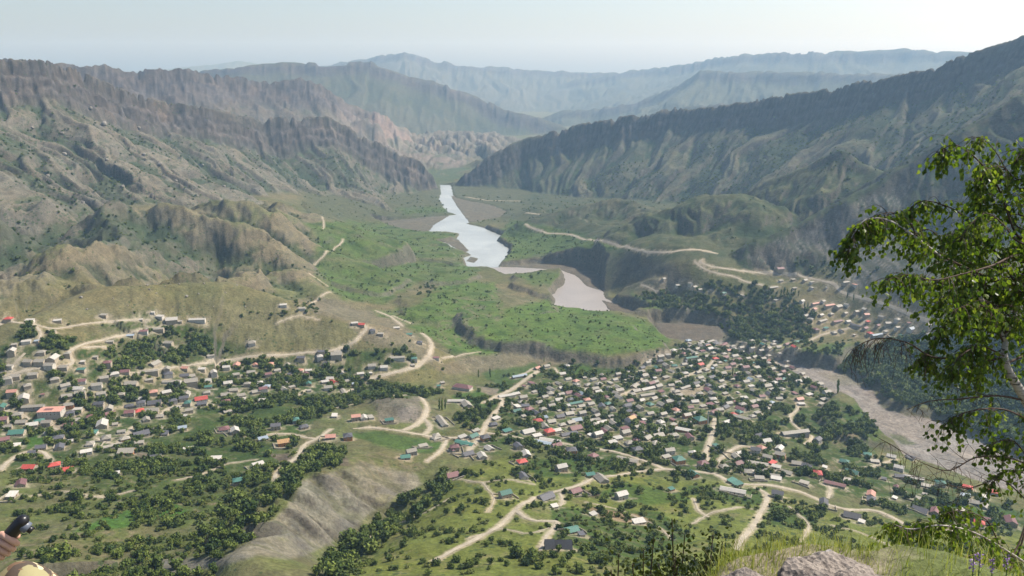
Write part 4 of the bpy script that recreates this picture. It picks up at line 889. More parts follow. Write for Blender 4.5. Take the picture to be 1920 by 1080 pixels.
for n, h in enumerate(houses):
    if n >= N_IND: rest.append(h); continue
    kind, hgt, rise, L0, W0 = style(h); s = h['shp']; sc_h = h['L'] / L0
    pts_ = [(h['x'] + a * h['L'] / 2 * math.cos(h['rot']) - b * h['W'] / 2 * math.sin(h['rot']), h['y'] + a * h['L'] / 2 * math.sin(h['rot']) + b * h['W'] / 2 * math.cos(h['rot'])) for a, b in ((0, 0), (1, 1), (1, -1), (-1, 1), (-1, -1))]
    zs = ground([p[0] for p in pts_], [p[1] for p in pts_]); z = float(np.median(zs)) + .35 if s != 'S' else float(zs[0])
    z = min(z, float(zs.max())) ; z = max(z, float(zs.max()) - 2.0)
    name = {'S': "shed", 'A': "a_frame_hut", 'C': "hall", 'K': "school", 'X': "school", 'Q': "mosque"}.get(s, "house")
    o = empty(name, (h['x'], h['y'], z), h['rot'], sc_h)
    wi = 3 if s in 'TU' or (h['col'] == 'g' and s == 'T') else (4 if s == 'A' else (1 if h['col'] in 'w' and rh.random() < .6 else rh.choices((0, 1, 2, 3), (50, 22, 22, 6))[0]))
    if s in 'CK': wi = 1
    V, F = wall_geo(L0, W0, hgt, kind, rise); part("wall", mesh_of(("wall", s, kind, hgt, wi), V, F, [WALLM[wi]]), o)
    V, F = roof_geo(L0, W0, hgt, kind, rise, .55 if s != 'A' else .3); part("roof", mesh_of(("roof", s, kind, hgt, h['col']), V, F, [ROOFM[h['col']]]), o)
    if h['r'] < 1020 and s not in 'AS':
        storeys = 2 if hgt > 4.5 else 1
        for st in range(storeys):
            zc = 1.55 + 2.5 * st
            for sd_, yy, rz in ((0, -W0 / 2 - .04, 0), (1, W0 / 2 + .04, math.pi)):
                if math.cos(h['rot'] + (0 if sd_ == 0 else math.pi)) < -.2: continue
                k = 3 if L0 < 18 else 6
                for q in range(k):
                    xx = (q + .5) / k * L0 - L0 / 2
                    if st == 0 and q == k // 2 and sd_ == 0: part("door", DOOR, o, (xx, yy, 1.05)); continue
                    part("window", WIN, o, (xx, yy, zc), rz)
            sg = 1 if math.sin(h['rot']) < .3 else -1
            for q in range(2): part("window", WIN, o, (sg * (L0 / 2 + .04), (q - .5) * W0 * .45, zc), math.pi / 2 * sg)
    if h['r'] < 900 and s in 'hgBT' and rh.random() < .5: part("chimney", CHIM, o, (L0 * .22, W0 * .12, hgt + rise * .8 + .3))
    if s == 'Q':
        mv, mf = [], []
        for q in range(10): a_ = q * math.tau / 10; mv += [(math.cos(a_) * 1.0, math.sin(a_) * 1.0, -4), (math.cos(a_) * .8, math.sin(a_) * .8, 16), (math.cos(a_) * 1.2, math.sin(a_) * 1.2, 16.3), (math.cos(a_) * 1.1, math.sin(a_) * 1.1, 17.4), (math.cos(a_) * .02, math.sin(a_) * .02, 21)]
        for q in range(10):
            for e in range(4): mf.append((q * 5 + e, ((q + 1) % 10) * 5 + e, ((q + 1) % 10) * 5 + e + 1, q * 5 + e + 1))
        part("minaret", mesh_of(("minaret",), mv, mf, [WALLM[1], ROOFM['g']], [0, 0, 0, 1] * 10), o, (-L0 / 2 - 2.2, -W0 / 2 + 1, 0))
    if s == 'U':
        for q in range(6):
            v_, f_ = bx(0, 0, 0, .25, W0, .3); part("rafter", mesh_of(("rafter",), v_, f_, [ROOFM['o']]), o, (-L0 / 2 + (q + .5) * L0 / 6, 0, hgt + .6))
    if s == 'C':
        v_, f_ = bx(0, 0, 0, 11, 6.5, .1); part("roof_panel", mesh_of(("roof_panel",), v_, f_, [ROOFM['m']]), o, (-3, 0, hgt + .55))
    o["category"] = {'S': "shed", 'A': "hut", 'C': "hall", 'K': "school", 'X': "school", 'Q': "mosque"}.get(s, "house"); o["group"] = "houses of the valley villages"
    sz = {'S': "small flat %s-roofed shed", 'A': "steep dark A-frame hut with %s roof", 'B': "large %s-roofed gabled house", 'L': "long low %s-roofed building", 'N': "very long narrow %s-roofed barn", 'X': "long school block under %s sheet roof", 'K': "big white-walled school with %s roof", 'C': "broad hall with flat %s roof", 'Q': "mosque with %s hipped roof and minaret", 'U': "unfinished brick house with bare %s rafters", 'T': "tall orange-walled house with %s roof", 'H': "big %s hipped-roof house",
          'h': "%s hipped-roof house", 'g': "%s-roofed gabled house", 'f': "flat-roofed %s house"}[s] % COLW[h['col']]
    if h['two'] and s in 'hgB': sz = "two-storey " + sz
    items.append((o, h['px'], h['py'], sz))
assign_labels(items)
def stuff_houses(lst):
    V, F, MI = [], [], []; mats = [WALLM[0], WALLM[1]] + [ROOFM[k] for k in ROOFM]; ks = list(ROOFM)
    for h in lst:
        kind, hgt, rise, L0, W0 = style(h); f = h['L'] / L0; z = float(ground(h['x'], h['y'])) + .3; c_, s_ = math.cos(h['rot']), math.sin(h['rot'])
        for (v, fc), mi in ((wall_geo(L0, W0, hgt, kind, rise), rh.choice((0, 0, 1))), (roof_geo(L0, W0, hgt, kind, rise), 2 + ks.index(h['col']))):
            b = len(V); V += [(h['x'] + f * (p[0] * c_ - p[1] * s_), h['y'] + f * (p[0] * s_ + p[1] * c_), z + f * p[2]) for p in v]; F += [tuple(i + b for i in q) for q in fc]; MI += [mi] * len(fc)
    m = bpy.data.meshes.new("distant_houses"); m.from_pydata(V, [], F)
    for q in mats: m.materials.append(q)
    m.polygons.foreach_set("material_index", MI); m.update(); o = bpy.data.objects.new("distant_houses", m); COL.objects.link(o); o["kind"] = "stuff"; o["label"] = "far small houses with grey-beige and coloured roofs packed in the villages"; o["category"] = "houses"
stuff_houses(rest)
print("houses", len(houses), "rest", len(rest))

# stone plot walls round some of the yards
M_PLOT = plain("dry_stone", (.30, .27, .215), .9, .25, 1.2, .2, 0, .3)
items = []
for h in houses[:150:2]:
    if h['shp'] in 'ASCK': continue
    hl, hw = h['L'] / 2 + rh.uniform(4, 8), h['W'] / 2 + rh.uniform(4, 8); c_, s_ = math.cos(h['rot']), math.sin(h['rot']); sx_, sy_ = rh.choice((-1, 1)), rh.choice((-1, 1))
    cor = [(sx_ * hl, -sy_ * hw * .6), (sx_ * hl, sy_ * hw), (-sx_ * hl * .7, sy_ * hw)]; pts = []
    for (a, b), (a2, b2) in zip(cor[:-1], cor[1:]):
        n = 7
        for k in range(n + (1 if (a2, b2) == cor[-1] else 0)): t = k / n; u, v = a + (a2 - a) * t, b + (b2 - b) * t; pts.append((h['x'] + u * c_ - v * s_, h['y'] + u * s_ + v * c_))
    zs = ground([p[0] for p in pts], [p[1] for p in pts]); V, F = [], []; P_ = np.array(pts); T = np.gradient(P_, axis=0); T /= np.linalg.norm(T, axis=1)[:, None]; N = np.stack([-T[:, 1], T[:, 0]], 1) * .22
    for k in range(len(pts)):
        hh = 1.5 + rh.uniform(-.15, .15)
        for sgn, zz in ((-1, -.8), (-1, hh), (1, hh), (1, -.8)): V.append((P_[k, 0] + N[k, 0] * sgn, P_[k, 1] + N[k, 1] * sgn, zs[k] + zz))
    for k in range(len(pts) - 1):
        for q in range(3): F.append((k * 4 + q, k * 4 + q + 1, k * 4 + q + 5, k * 4 + q + 4))
    F += [(0, 3, 2, 1), (len(V) - 4, len(V) - 3, len(V) - 2, len(V) - 1)]
    o = mesh_obj("stone_wall", V, F, M_PLOT); o["category"] = "wall"; o["kind"] = "thing"; o["group"] = "plot walls round the houses"; items.append((o, h['px'], h['py'], "low stone plot wall round a house"))
assign_labels(items)
# ------------------------------------------------------------------ trees
def leafmat(name, c1, c2, trans=0.0):
    t = NT(name); co_ = coords(t); oi = t.n.new("ShaderNodeObjectInfo"); g_ = t.n.new("ShaderNodeNewGeometry")
    f = t.noise(co_, 1.3, 3, .6); c = t.mix(oi.outputs["Random"], c1, c2); c = t.mix(1.0, c, t.ramp(f, [(.3, .65), (.7, 1.35)]), 'MULTIPLY')
    c = t.mix(1.0, c, t.ramp(g_.outputs["Random Per Island"], [(0, .8), (1, 1.2)]), 'MULTIPLY')
    t.link(c, t.b.inputs["Base Color"]); t.b.inputs["Roughness"].default_value = .7; t.b.inputs["Specular IOR Level"].default_value = .15
    if trans:
        tr = t.n.new("ShaderNodeBsdfTranslucent"); t.link(t.mix(1.0, c, (1.9, 1.9, .8), 'MULTIPLY'), tr.inputs[0]); mx = t.n.new("ShaderNodeMixShader"); mx.inputs[0].default_value = trans
        t.link(t.b.outputs[0], mx.inputs[1]); t.link(tr.outputs[0], mx.inputs[2]); t.link(mx.outputs[0], t.out.inputs[0])
    return t.m
M_CROWN = leafmat("tree_foliage", (.030, .054, .010), (.115, .148, .026)); M_CROWN2 = leafmat("scrub_foliage", (.050, .072, .018), (.135, .150, .036)); M_BARK = plain("bark", (.11, .09, .07))
def crown_mesh(name, seed, ax=(1, 1, .95), n=270, lobes=9, size=.21, mat=None, poplar=False):
    r_ = random.Random(seed); V, F = [], []
    lob = []
    for _ in range(lobes):
        a_ = r_.uniform(0, math.tau); q = r_.uniform(.15, .62); lob.append((math.cos(a_) * q * ax[0], math.sin(a_) * q * ax[1], r_.uniform(.55, 1.35) * ax[2] if not poplar else r_.uniform(.3, 1.9) * ax[2], r_.uniform(.34, .55)))
    for k in range(n):
        cx_, cy_, cz_, rr_ = lob[k % lobes]
        u = r_.uniform(-1, 1) ; a_ = r_.uniform(0, math.tau); w = math.sqrt(1 - u * u); d = Vector((w * math.cos(a_), w * math.sin(a_), u))
        p = Vector((cx_, cy_, cz_)) + Vector((d.x * ax[0], d.y * ax[1], d.z * ax[2])) * rr_ * r_.uniform(.75, 1.12)
        nrm = (d + Vector((r_.gauss(0, .55), r_.gauss(0, .55), r_.gauss(0, .55)))).normalized(); t1 = nrm.orthogonal().normalized(); t2 = nrm.cross(t1); s = size * r_.uniform(.55, 1.2); sp_ = r_.uniform(0, 3)
        t1, t2 = t1 * math.cos(sp_) + t2 * math.sin(sp_), t2 * math.cos(sp_) - t1 * math.sin(sp_)
        b = len(V); V += [p + t1 * s, p + t2 * s * .7, p - t1 * s * .8, p - t2 * s * .6]; F.append((b, b + 1, b + 2, b + 3))
    # dim twiggy heart of each lobe
    for cx_, cy_, cz_, rr_ in lob:
        b = len(V); q = rr_ * .72
        V += [Vector((cx_, cy_, cz_)) + Vector(v) * q for v in ((1, 0, 0), (-1, 0, 0), (0, 1, 0), (0, -1, 0), (0, 0, ax[2]), (0, 0, -ax[2]))]
        F += [(b + 0, b + 2, b + 4), (b + 2, b + 1, b + 4), (b + 1, b + 3, b + 4), (b + 3, b + 0, b + 4), (b + 2, b + 0, b + 5), (b + 1, b + 2, b + 5), (b + 3, b + 1, b + 5), (b + 0, b + 3, b + 5)]
    m = bpy.data.meshes.new(name); m.from_pydata([tuple(v) for v in V], [], F); m.materials.append(mat or M_CROWN); m.update(); return m
CROWNS = [crown_mesh("tree_crown", 100 + k, ax=(1, 1, (.9, 1.05, .8, 1.0)[k]), mat=M_CROWN) for k in range(4)] + [crown_mesh("bush_crown", 200 + k, ax=(1.05, 1.05, .62), n=150, lobes=6, size=.27, mat=M_CROWN2) for k in range(3)]
POPLAR = crown_mesh("poplar_crown", 300, ax=(.30, .30, 2.0), n=260, lobes=14, size=.16, mat=M_CROWN, poplar=True)
def trunk_mesh(name, hgt, r0):
    V, F = [], []
    for k, (z, r_) in enumerate(((-.5, 1.3), (.4, 1.0), (.75, .7), (1.0, .4))):
        for q in range(6): a_ = q * math.tau / 6 + k * .3; V.append((math.cos(a_) * r0 * r_ + k * .02, math.sin(a_) * r0 * r_, z * hgt))
    for k in range(3):
        for q in range(6): F.append((k * 6 + q, k * 6 + (q + 1) % 6, k * 6 + 6 + (q + 1) % 6, k * 6 + 6 + q))
    # two limbs
    for sx_, sy_ in ((.35, .2), (-.3, .25), (.1, -.35)):
        b = len(V); V += [(0.04, 0, .5 * hgt), (-.04, .03, .5 * hgt), (0, -.04, .5 * hgt), (sx_, sy_, 1.15 * hgt)]; F += [(b, b + 1, b + 3), (b + 1, b + 2, b + 3), (b + 2, b, b + 3)]
    m = bpy.data.meshes.new(name); m.from_pydata(V, [], F); m.materials.append(M_BARK); m.update(); return m
TRUNK = trunk_mesh("trunk", .8, .07)
Dn = np.zeros(H.shape, np.float32); Zs = np.full(H.shape, .5, np.float32)     # trees per square metre, size class
def zone(s, dens, size, cl=0.0, cs=40, soft=6, mul=None):
    m = pmask(s, soft) if isinstance(s, str) else s
    d = dens * m
    if cl: d = d * sstep(-cl * .3, cl, fbm(X, Y, cs, 4, off=cs + 3))
    if mul is not None: d = d * mul
    up = d > Dn; Dn[up] = d[up]; Zs[up] = size
zone(RFIELD["H1"], .0003, .25); zone(RFIELD["M2"] + RFIELD["M1"], .0035, .3, .3); zone(RFIELD["P"], .004, .3, .3); 
zone(RFIELD["Q"] * (RR < 1950), .006, .4, .2); zone("1440,480 1540,470 1600,500 1700,520 1700,540 1560,520 1440,500", .012, .5)
zone(HILLG, .0380, .33, .26, 28); zone(LOWG, .0700, .32, .18, 26); zone(VILL, .0480, .56, .10, 45); zone(GARD, .0055, .4, .3, 30); zone(MAINV, .0360, .54, .11, 40)
zone(RFIELD['L1'] * (1 - ROCK) * sstep(.25, .7, RFIELD['L1_g'] + n1 * .4), .0060, .42); zone(RFIELD['L1'], .0009, .4); zone(RFIELD['R1'] * sstep(.2, .6, RFIELD['R1_g'] + n1 * .4), .0080, .45); zone(RFIELD['R1'], .0012, .4); zone(lh * sstep(.1, .6, CONC), .006, .35); zone(G1, .0130, .25, .3, 36); zone(G2, .0180, .20, .3, 26); zone(fl, .004, .35, .3); zone(G3, .004, .3)
zone("240,640 330,620 330,665 240,680 190,668", .018, .55); zone("950,410 1100,440 1170,470 1100,472 940,490 950,450", .008, .35, .3)
zone("1200,556 1340,530 1470,545 1530,590 1520,640 1380,645 1350,610 1250,590", .021, .72); zone("1350,600 1480,625 1500,645 1400,640", .012, .6)
zone("1460,665 1500,640 1640,640 1640,670 1560,692", .015, .65, .2); zone("1560,692 1660,640 1930,600 1930,880 1840,812 1750,772 1690,762 1660,750 1645,728", .024, .8)
zone("1500,720 1580,750 1640,790 1635,845 1560,880 1480,850 1450,800 1470,740", .013, .75, .2); zone("1330,640 1480,680 1540,730 1480,735 1420,690 1330,660", .010, .6); zone("1340,795 1440,790 1460,830 1400,830 1345,825", .018, .7)
zone("480,880 560,850 640,835 660,850 600,890 540,945 490,1000 420,1045 300,1060 360,1000", .024, .7); zone("850,880 880,900 800,965 740,1010 690,1045 620,1080 700,1080 800,1060 760,1020", .006, .6, .1); zone("840,870 800,915 740,960 700,985 655,1020 620,1050 600,1080 650,1085 700,1030 760,985 830,930", .022, .8)
zone("1040,960 1130,955 1240,965 1290,1000 1220,1055 1040,1040", .020, .35); zone("1000,860 1180,860 1170,885 1010,895", .016, .4); zone("1440,940 1545,965 1530,995 1440,985", .025, .55); zone("1290,910 1430,915 1430,955 1280,930", .016, .4)
zone("800,1060 900,1035 1040,1045 1300,1060 1300,1090 800,1090", .012, .55); zone("100,1040 400,1000 420,1060 400,1090 60,1090", .020, .6); zone("120,920 480,900 520,960 400,1010 200,1040 110,1000", .016, .5, .3, 30)
zone("610,650 760,650 790,690 690,708 600,700", .014, .6, .2); zone("620,720 720,700 740,740 660,760 560,800 560,770", .014, .65); zone("470,690 620,680 700,710 620,760 480,770", .011, .6, .2)
zone("860,745 925,742 930,775 870,800 850,790", .015, .6); zone("1180,800 1260,790 1260,850 1200,850", .014, .8); zone("700,520 830,530 830,560 750,560", .008, .5, .3); zone("430,590 520,575 590,570 590,585 510,600", .012, .45)
dn_mask = (1 - sstep(3.5, .5, RD)) * sstep(.6, 1.8, YARD) * (SD["bed"] > 4) * (SD["lake"] > 5) * (SD["meander"] > 5) * (SD["pool"] > 3) * VIS * (SL < 1.3) * (1 - .9 * nbr * (CONC < .35)) * (1 - .85 * sstep(.5, 1, bad))
Dn *= dn_mask
rmax = 3150.0; NC = 430000
ra = np.sqrt(rng.random(NC) * (rmax ** 2 - 420.0 ** 2) + 420.0 ** 2); aa_ = rng.uniform(math.radians(-35), math.radians(35), NC)
area = math.radians(70) / 2 * (rmax ** 2 - 420.0 ** 2); cdens = NC / area
tx, ty = ra * np.sin(aa_), ra * np.cos(aa_)
dsel = field(Dn, tx, ty); keep = rng.random(NC) < dsel / cdens
tx, ty = tx[keep], ty[keep]; tz = ground(tx, ty); sz = field(Zs, tx, ty)
NTREE = len(tx)
trad = (1.1 + 4.6 * sz * np.clip(rng.lognormal(-.12, .38, NTREE), .35, 1.9)).astype(float)
bush = rng.random(NTREE) > sz * 1.25 - .05
trad[bush] *= .72
tidx = np.where(bush, 4 + rng.integers(0, 3, NTREE), rng.integers(0, 4, NTREE)); trot = rng.uniform(0, math.tau, NTREE)
tpx, tpy = world_pix(tx, ty, tz)
rr_t = np.hypot(tx, ty)
infr = (tpx > -5) & (tpx < 1925) & (tpy < 1085)
score = np.where(infr, trad / rr_t, 0); order = np.argsort(-score)
N_T = 285
items = []
for k in order[:N_T]:
    isb = bool(bush[k]); o = empty("bush" if isb else "tree", (float(tx[k]), float(ty[k]), float(tz[k]) - .15), float(trot[k]), float(trad[k]))
    c_ = part("crown", CROWNS[tidx[k]], o, (0, 0, -.05 if not isb else -.12)); part("trunk", TRUNK, o)
    o["category"] = "bush" if isb else "tree"; o["group"] = "broadleaf trees and bushes of the valley"
    d = ("low spreading bush" if trad[k] < 3 else "broad sprawling bush") if isb else ("small round tree" if trad[k] < 3.6 else "medium leafy tree" if trad[k] < 5 else "large dark tree" if trad[k] < 6.5 else "very large spreading tree")
    items.append((o, float(tpx[k]), float(tpy[k]), d))
    if isb: pass
assign_labels(items)
items = []
POP = [(824, 768, 8), (829, 770, 9), (835, 767, 8), (897, 708, 7), (919, 708, 8), (1464, 556, 8), (1470, 553, 9), (1476, 555, 8), (1483, 556, 9), (1490, 554, 8), (1497, 556, 7), (1345, 798, 8), (1345, 806, 8), (1346, 815, 9), (1344, 790, 7), (1570, 738, 12), (658, 744, 6), (668, 745, 6), (1508, 580, 8), (1514, 582, 8), (1373, 705, 8), (1020, 680, 5), (1588, 560, 7), (1600, 563, 7), (1340, 700, 6), (1436, 650, 6)]
for a, b, hgt in POP:
    p = hit(a, b)
    if p is None: continue
    o = empty("poplar", (p[0], p[1], p[2] - .3), rh.uniform(0, 6), hgt / 2.4); part("crown", POPLAR, o, (0, 0, .1)); part("trunk", TRUNK, o); o["category"] = "poplar"; o["group"] = "slender poplars in the villages"; items.append((o, a, b, "slender dark poplar"))
assign_labels(items)
# everything smaller: one wooded mass, scattered over the same ground
ks = order[N_T:]
mp = bpy.data.meshes.new("woodland"); mp.vertices.add(len(ks)); mp.vertices.foreach_set("co", np.stack([tx[ks], ty[ks], tz[ks] - .2], 1).astype(np.float32).ravel())
for nm, tp, arr in (("size", 'FLOAT', trad[ks].astype(np.float32)), ("turn", 'FLOAT', trot[ks].astype(np.float32)), ("sort", 'INT', tidx[ks].astype(np.int32))):
    at_ = mp.attributes.new(nm, tp, 'POINT'); at_.data.foreach_set("value", arr)
mp.update(); wood = bpy.data.objects.new("woodland", mp); COL.objects.link(wood); wood["kind"] = "stuff"; wood["label"] = "woods, orchards and scrub of small dark green trees filling the valley"; wood["category"] = "trees"
protos = []
for k, cm in enumerate(CROWNS):
    src_ = next(o for o in bpy.data.objects if o.data == cm); protos.append(src_)
ng = bpy.data.node_groups.new("scatter_trees", 'GeometryNodeTree'); ng.interface.new_socket("Geometry", in_out='INPUT', socket_type='NodeSocketGeometry'); ng.interface.new_socket("Geometry", in_out='OUTPUT', socket_type='NodeSocketGeometry')
N_ = ng.nodes; Lk = ng.links; gi = N_.new("NodeGroupInput"); go = N_.new("NodeGroupOutput"); jn = N_.new("GeometryNodeJoinGeometry")
def nattr(nm, tp): n = N_.new("GeometryNodeInputNamedAttribute"); n.data_type = tp; n.inputs[0].default_value = nm; return n.outputs[0]
a_sz = nattr("size", 'FLOAT'); a_tu = nattr("turn", 'FLOAT'); a_so = nattr("sort", 'INT'); cxyz = N_.new("ShaderNodeCombineXYZ"); Lk.new(a_tu, cxyz.inputs[2])
m2p = N_.new("GeometryNodeMeshToPoints"); Lk.new(gi.outputs[0], m2p.inputs[0])
for k, po in enumerate(protos):
    oi = N_.new("GeometryNodeObjectInfo"); oi.transform_space = 'ORIGINAL'; oi.inputs["Object"].default_value = po
    iop = N_.new("GeometryNodeInstanceOnPoints"); cmp_ = N_.new("FunctionNodeCompare"); cmp_.data_type = 'INT'; cmp_.operation = 'EQUAL'; Lk.new(a_so, cmp_.inputs[2]); cmp_.inputs[3].default_value = k
    Lk.new(m2p.outputs[0], iop.inputs["Points"]); Lk.new(cmp_.outputs[0], iop.inputs["Selection"]); Lk.new(oi.outputs["Geometry"], iop.inputs["Instance"]); Lk.new(cxyz.outputs[0], iop.inputs["Rotation"]); Lk.new(a_sz, iop.inputs["Scale"])
    Lk.new(iop.outputs[0], jn.inputs[0])
Lk.new(jn.outputs[0], go.inputs[0])
md = wood.modifiers.new("scatter", 'NODES'); md.node_group = ng
print("trees", NTREE)
# boulders on the grassy hill and slopes
M_STONE = plain("boulder_stone", (.20, .185, .16), .9, .3, .8, .2, 0, .5)
def rock_mesh(name, seed, sub=2, amp=.22, mat=None):
    import bmesh
    bm = bmesh.new(); bmesh.ops.create_icosphere(bm, subdivisions=sub, radius=1.0); r_ = random.Random(seed); off = Vector((r_.random() * 50, r_.random() * 50, r_.random() * 50))
    from mathutils import noise
    for v in bm.verts:
        n_ = noise.noise(v.co * 1.1 + off) * amp * 2 + noise.noise(v.co * 2.7 + off) * amp; v.co *= 1 + n_; v.co.z *= .72; 
        for ax_ in (Vector((1, .3, .2)).normalized(), Vector((-.4, .8, .5)).normalized(), Vector((.1, -.6, .8)).normalized()):
            d_ = v.co.dot(ax_)
            if d_ > .72: v.co -= ax_ * (d_ - .72) * .85
    m = bpy.data.meshes.new(name); bm.to_mesh(m); bm.free(); m.materials.append(mat or M_STONE); return m
BOULD = [rock_mesh("boulder", 40 + k) for k in range(4)]
items = []
BP = [(350, 556, 2.6), (280, 543, 1.8), (276, 535, 1.6), (293, 550, 1.4), (336, 533, 1.8), (372, 551, 1.5), (382, 532, 1.7), (444, 535, 1.8), (423, 549, 1.6), (152, 558, 2.4), (163, 580, 1.7), (212, 560, 1.3), (240, 573, 1.1), (310, 537, 1.2), (460, 575, 1.4), (325, 575, 1.2), (400, 575, 1.1), (195, 233, 9), (116, 250, 6), (270, 290, 6), (155, 380, 5), (200, 300, 5), (330, 340, 5), (300, 308, 6), (90, 330, 5), (60, 240, 5), (170, 203, 6), (380, 310, 5), (230, 350, 5), (420, 350, 5), (120, 290, 7), (260, 240, 6)]
for a, b, s in BP:
    p = hit(a, b)
    if p is None: continue
    o = bpy.data.objects.new("boulder", BOULD[rh.randrange(4)]); COL.objects.link(o); o.location = (p[0], p[1], p[2] + s * .2); o.scale = (s, s, s); o.rotation_euler = (0, 0, rh.uniform(0, 6)); o["category"] = "boulder"; o["group"] = "boulders on the slopes"; items.append((o, a, b, "grey boulder"))
items.sort(key=lambda t: t[1])
up_ = [t for t in items if t[2] < 450]; dn_ = [t for t in items if t[2] >= 450]
for lst, where in ((up_, "on the left mountain's talus slope below the cliffs"), (dn_, "on the grassy hill above the left village")):
    for n, t in enumerate(lst): t[0]["label"] = "grey boulder %s, %s" % (where, ordinal(n, len(lst)))
# ------------------------------------------------------------------ the ledge one looks from
def cpt(px, py, dep):
    """point on the pixel's ray at a depth along the lens axis"""
    x, y, z = pix_dir(px, py); t = dep / FPX
    return Vector((float(x) * t, float(y) * t, CAMH + float(z) * t))
def ledge_edge(a):   # azimuth -> radius of the edge
    d = np.degrees(a); return np.interp(d, [-180, -120, -70, -35, -20, -5, 8, 13, 17, 25, 40, 70, 120, 180], [5, 5, 4.0, 3.0, 2.4, 1.9, 1.95, 2.6, 3.2, 3.5, 3.8, 4.5, 5, 5])
LZ = CAMH - 1.92
def ledge_z(x, y):
    x = np.asarray(x, float); y = np.asarray(y, float)
    r = np.hypot(x, y); a = np.arctan2(x, y); e = ledge_edge(a) + fbm(x * 3, y * 3, 1.1, 3, off=4) * .25
    z = LZ + fbm(x, y, .9, 4, off=19) * .07 - .06 * np.clip(y, 0, 3)
    o = np.clip(r - e, 0, None); z = z - o * 1.35 * sstep(0, .4, o) + fbm(x, y, 1.6, 4, off=29) * .35 * sstep(0, 1.5, o)
    return np.maximum(z, CAMH - 3.4 - r * .8 - .5)
lr = np.concatenate([[0.0], np.geomspace(.25, 14, 110)]); la = np.radians(np.linspace(-180, 180, 241))
LR, LA = np.meshgrid(lr, la, indexing='ij'); lx, ly = LR * np.sin(LA), LR * np.cos(LA); lz = ledge_z(lx, ly)
nq = len(la); V = np.stack([lx, ly, lz], -1).reshape(-1, 3); F = [(i * nq + j, i * nq + j + 1, (i + 1) * nq + j + 1, (i + 1) * nq + j) for i in range(len(lr) - 1) for j in range(nq - 1)]
def ledge_material():
    t = NT("ledge_soil"); co_ = coords(t); a = t.noise(co_, 1.4, 5, .6); b = t.noise(co_, 14, 5, .7)
    c = t.mix(t.ramp(a, [(.42, 0.0), (.58, 1.0)]), (.090, .110, .035), (.23, .195, .14)); c = t.mix(1.0, c, t.ramp(b, [(.3, .6), (.7, 1.4)]), 'MULTIPLY')
    t.link(c, t.b.inputs["Base Color"]); t.b.inputs["Roughness"].default_value = .95; t.bump(b, .8, .03); return t.m
mesh_obj("rocky_ledge", V, F, ledge_material(), smooth=True, kind="structure")
# foreground rock
import bmesh
from mathutils import noise as mnoise
def big_rock(name, seed, rad, sub):
    bm = bmesh.new(); bmesh.ops.create_icosphere(bm, subdivisions=sub, radius=1.0); off = Vector((seed * 3.1, seed * 1.7, seed))
    r_ = random.Random(seed); planes = [Vector((r_.gauss(0, 1), r_.gauss(0, 1), r_.gauss(0, .8) + .3)).normalized() for _ in range(14)]
    for v in bm.verts:
        d = v.co.normalized(); s = 1.0
        for p in planes:
            q = d.dot(p)
            if q * s > .80: s -= (q * s - .80) * .9
        n_ = mnoise.fractal(d * 1.6 + off, .8, 2.1, 6) * .10 + abs(mnoise.noise(d * 5 + off)) * -.06 + mnoise.fractal(d * 11 + off, .7, 2.2, 4) * .022
        v.co = Vector((d.x * rad[0], d.y * rad[1], d.z * rad[2])) * (s + n_)
    m = bpy.data.meshes.new(name); bm.to_mesh(m); bm.free(); m.polygons.foreach_set("use_smooth", np.ones(len(m.polygons), bool)); return m
def rock_material():
    t = NT("pinkish_rock"); co_ = coords(t); a = t.noise(co_, 3.2, 6, .65); b = t.noise(co_, 19, 6, .75); v = t.n.new("ShaderNodeTexVoronoi"); v.inputs["Scale"].default_value = 55; t.link(co_, v.inputs["Vector"])
    c = t.ramp(a, [(.3, (.11, .10, .092)), (.48, (.24, .205, .175)), (.7, (.36, .315, .265))]); c = t.mix(t.ramp(b, [(.35, .75), (.5, 0.0)]), c, (.07, .058, .052)); c = t.mix(t.ramp(t.noise(co_, 7, 4, .6), [(.60, 0.0), (.68, .6)]), c, (.33, .34, .36))
    c = t.mix(1.0, c, t.ramp(v.outputs["Distance"], [(0, .65), (.5, 1.1)]), 'MULTIPLY')
    t.link(c, t.b.inputs["Base Color"]); t.b.inputs["Roughness"].default_value = .9
    hh = t.math('ADD', t.math('MULTIPLY', b, 1.0), t.math('MULTIPLY', v.outputs["Distance"], .5)); t.bump(hh, 1.0, .022); return t.m
M_ROCK = rock_material()
p = cpt(1560, 1160, 2.62); rm = big_rock("rock", 5, (.285, .24, .27), 6); rm.materials.append(M_ROCK)
rk_ = bpy.data.objects.new("rock", rm); COL.objects.link(rk_); rk_.location = (p.x, p.y, p.z - .045); rk_.rotation_euler = (0, 0, .3); rk_["label"] = "large rough pinkish-grey rock in tall grass at the bottom of the view"; rk_["category"] = "rock"
p = cpt(1400, 1122, 2.55); rm2 = big_rock("rock", 9, (.12, .11, .09), 5); rm2.materials.append(M_ROCK)
rk2 = bpy.data.objects.new("rock", rm2); COL.objects.link(rk2); rk2.location = p; rk2["label"] = "small rough stone beside the large pinkish rock in the grass"; rk2["category"] = "rock"
for o_, d_ in ((rk_, 1.0), (rk2, 1.0)):     # what carries the rocks
    q = o_.location; q = q.copy()
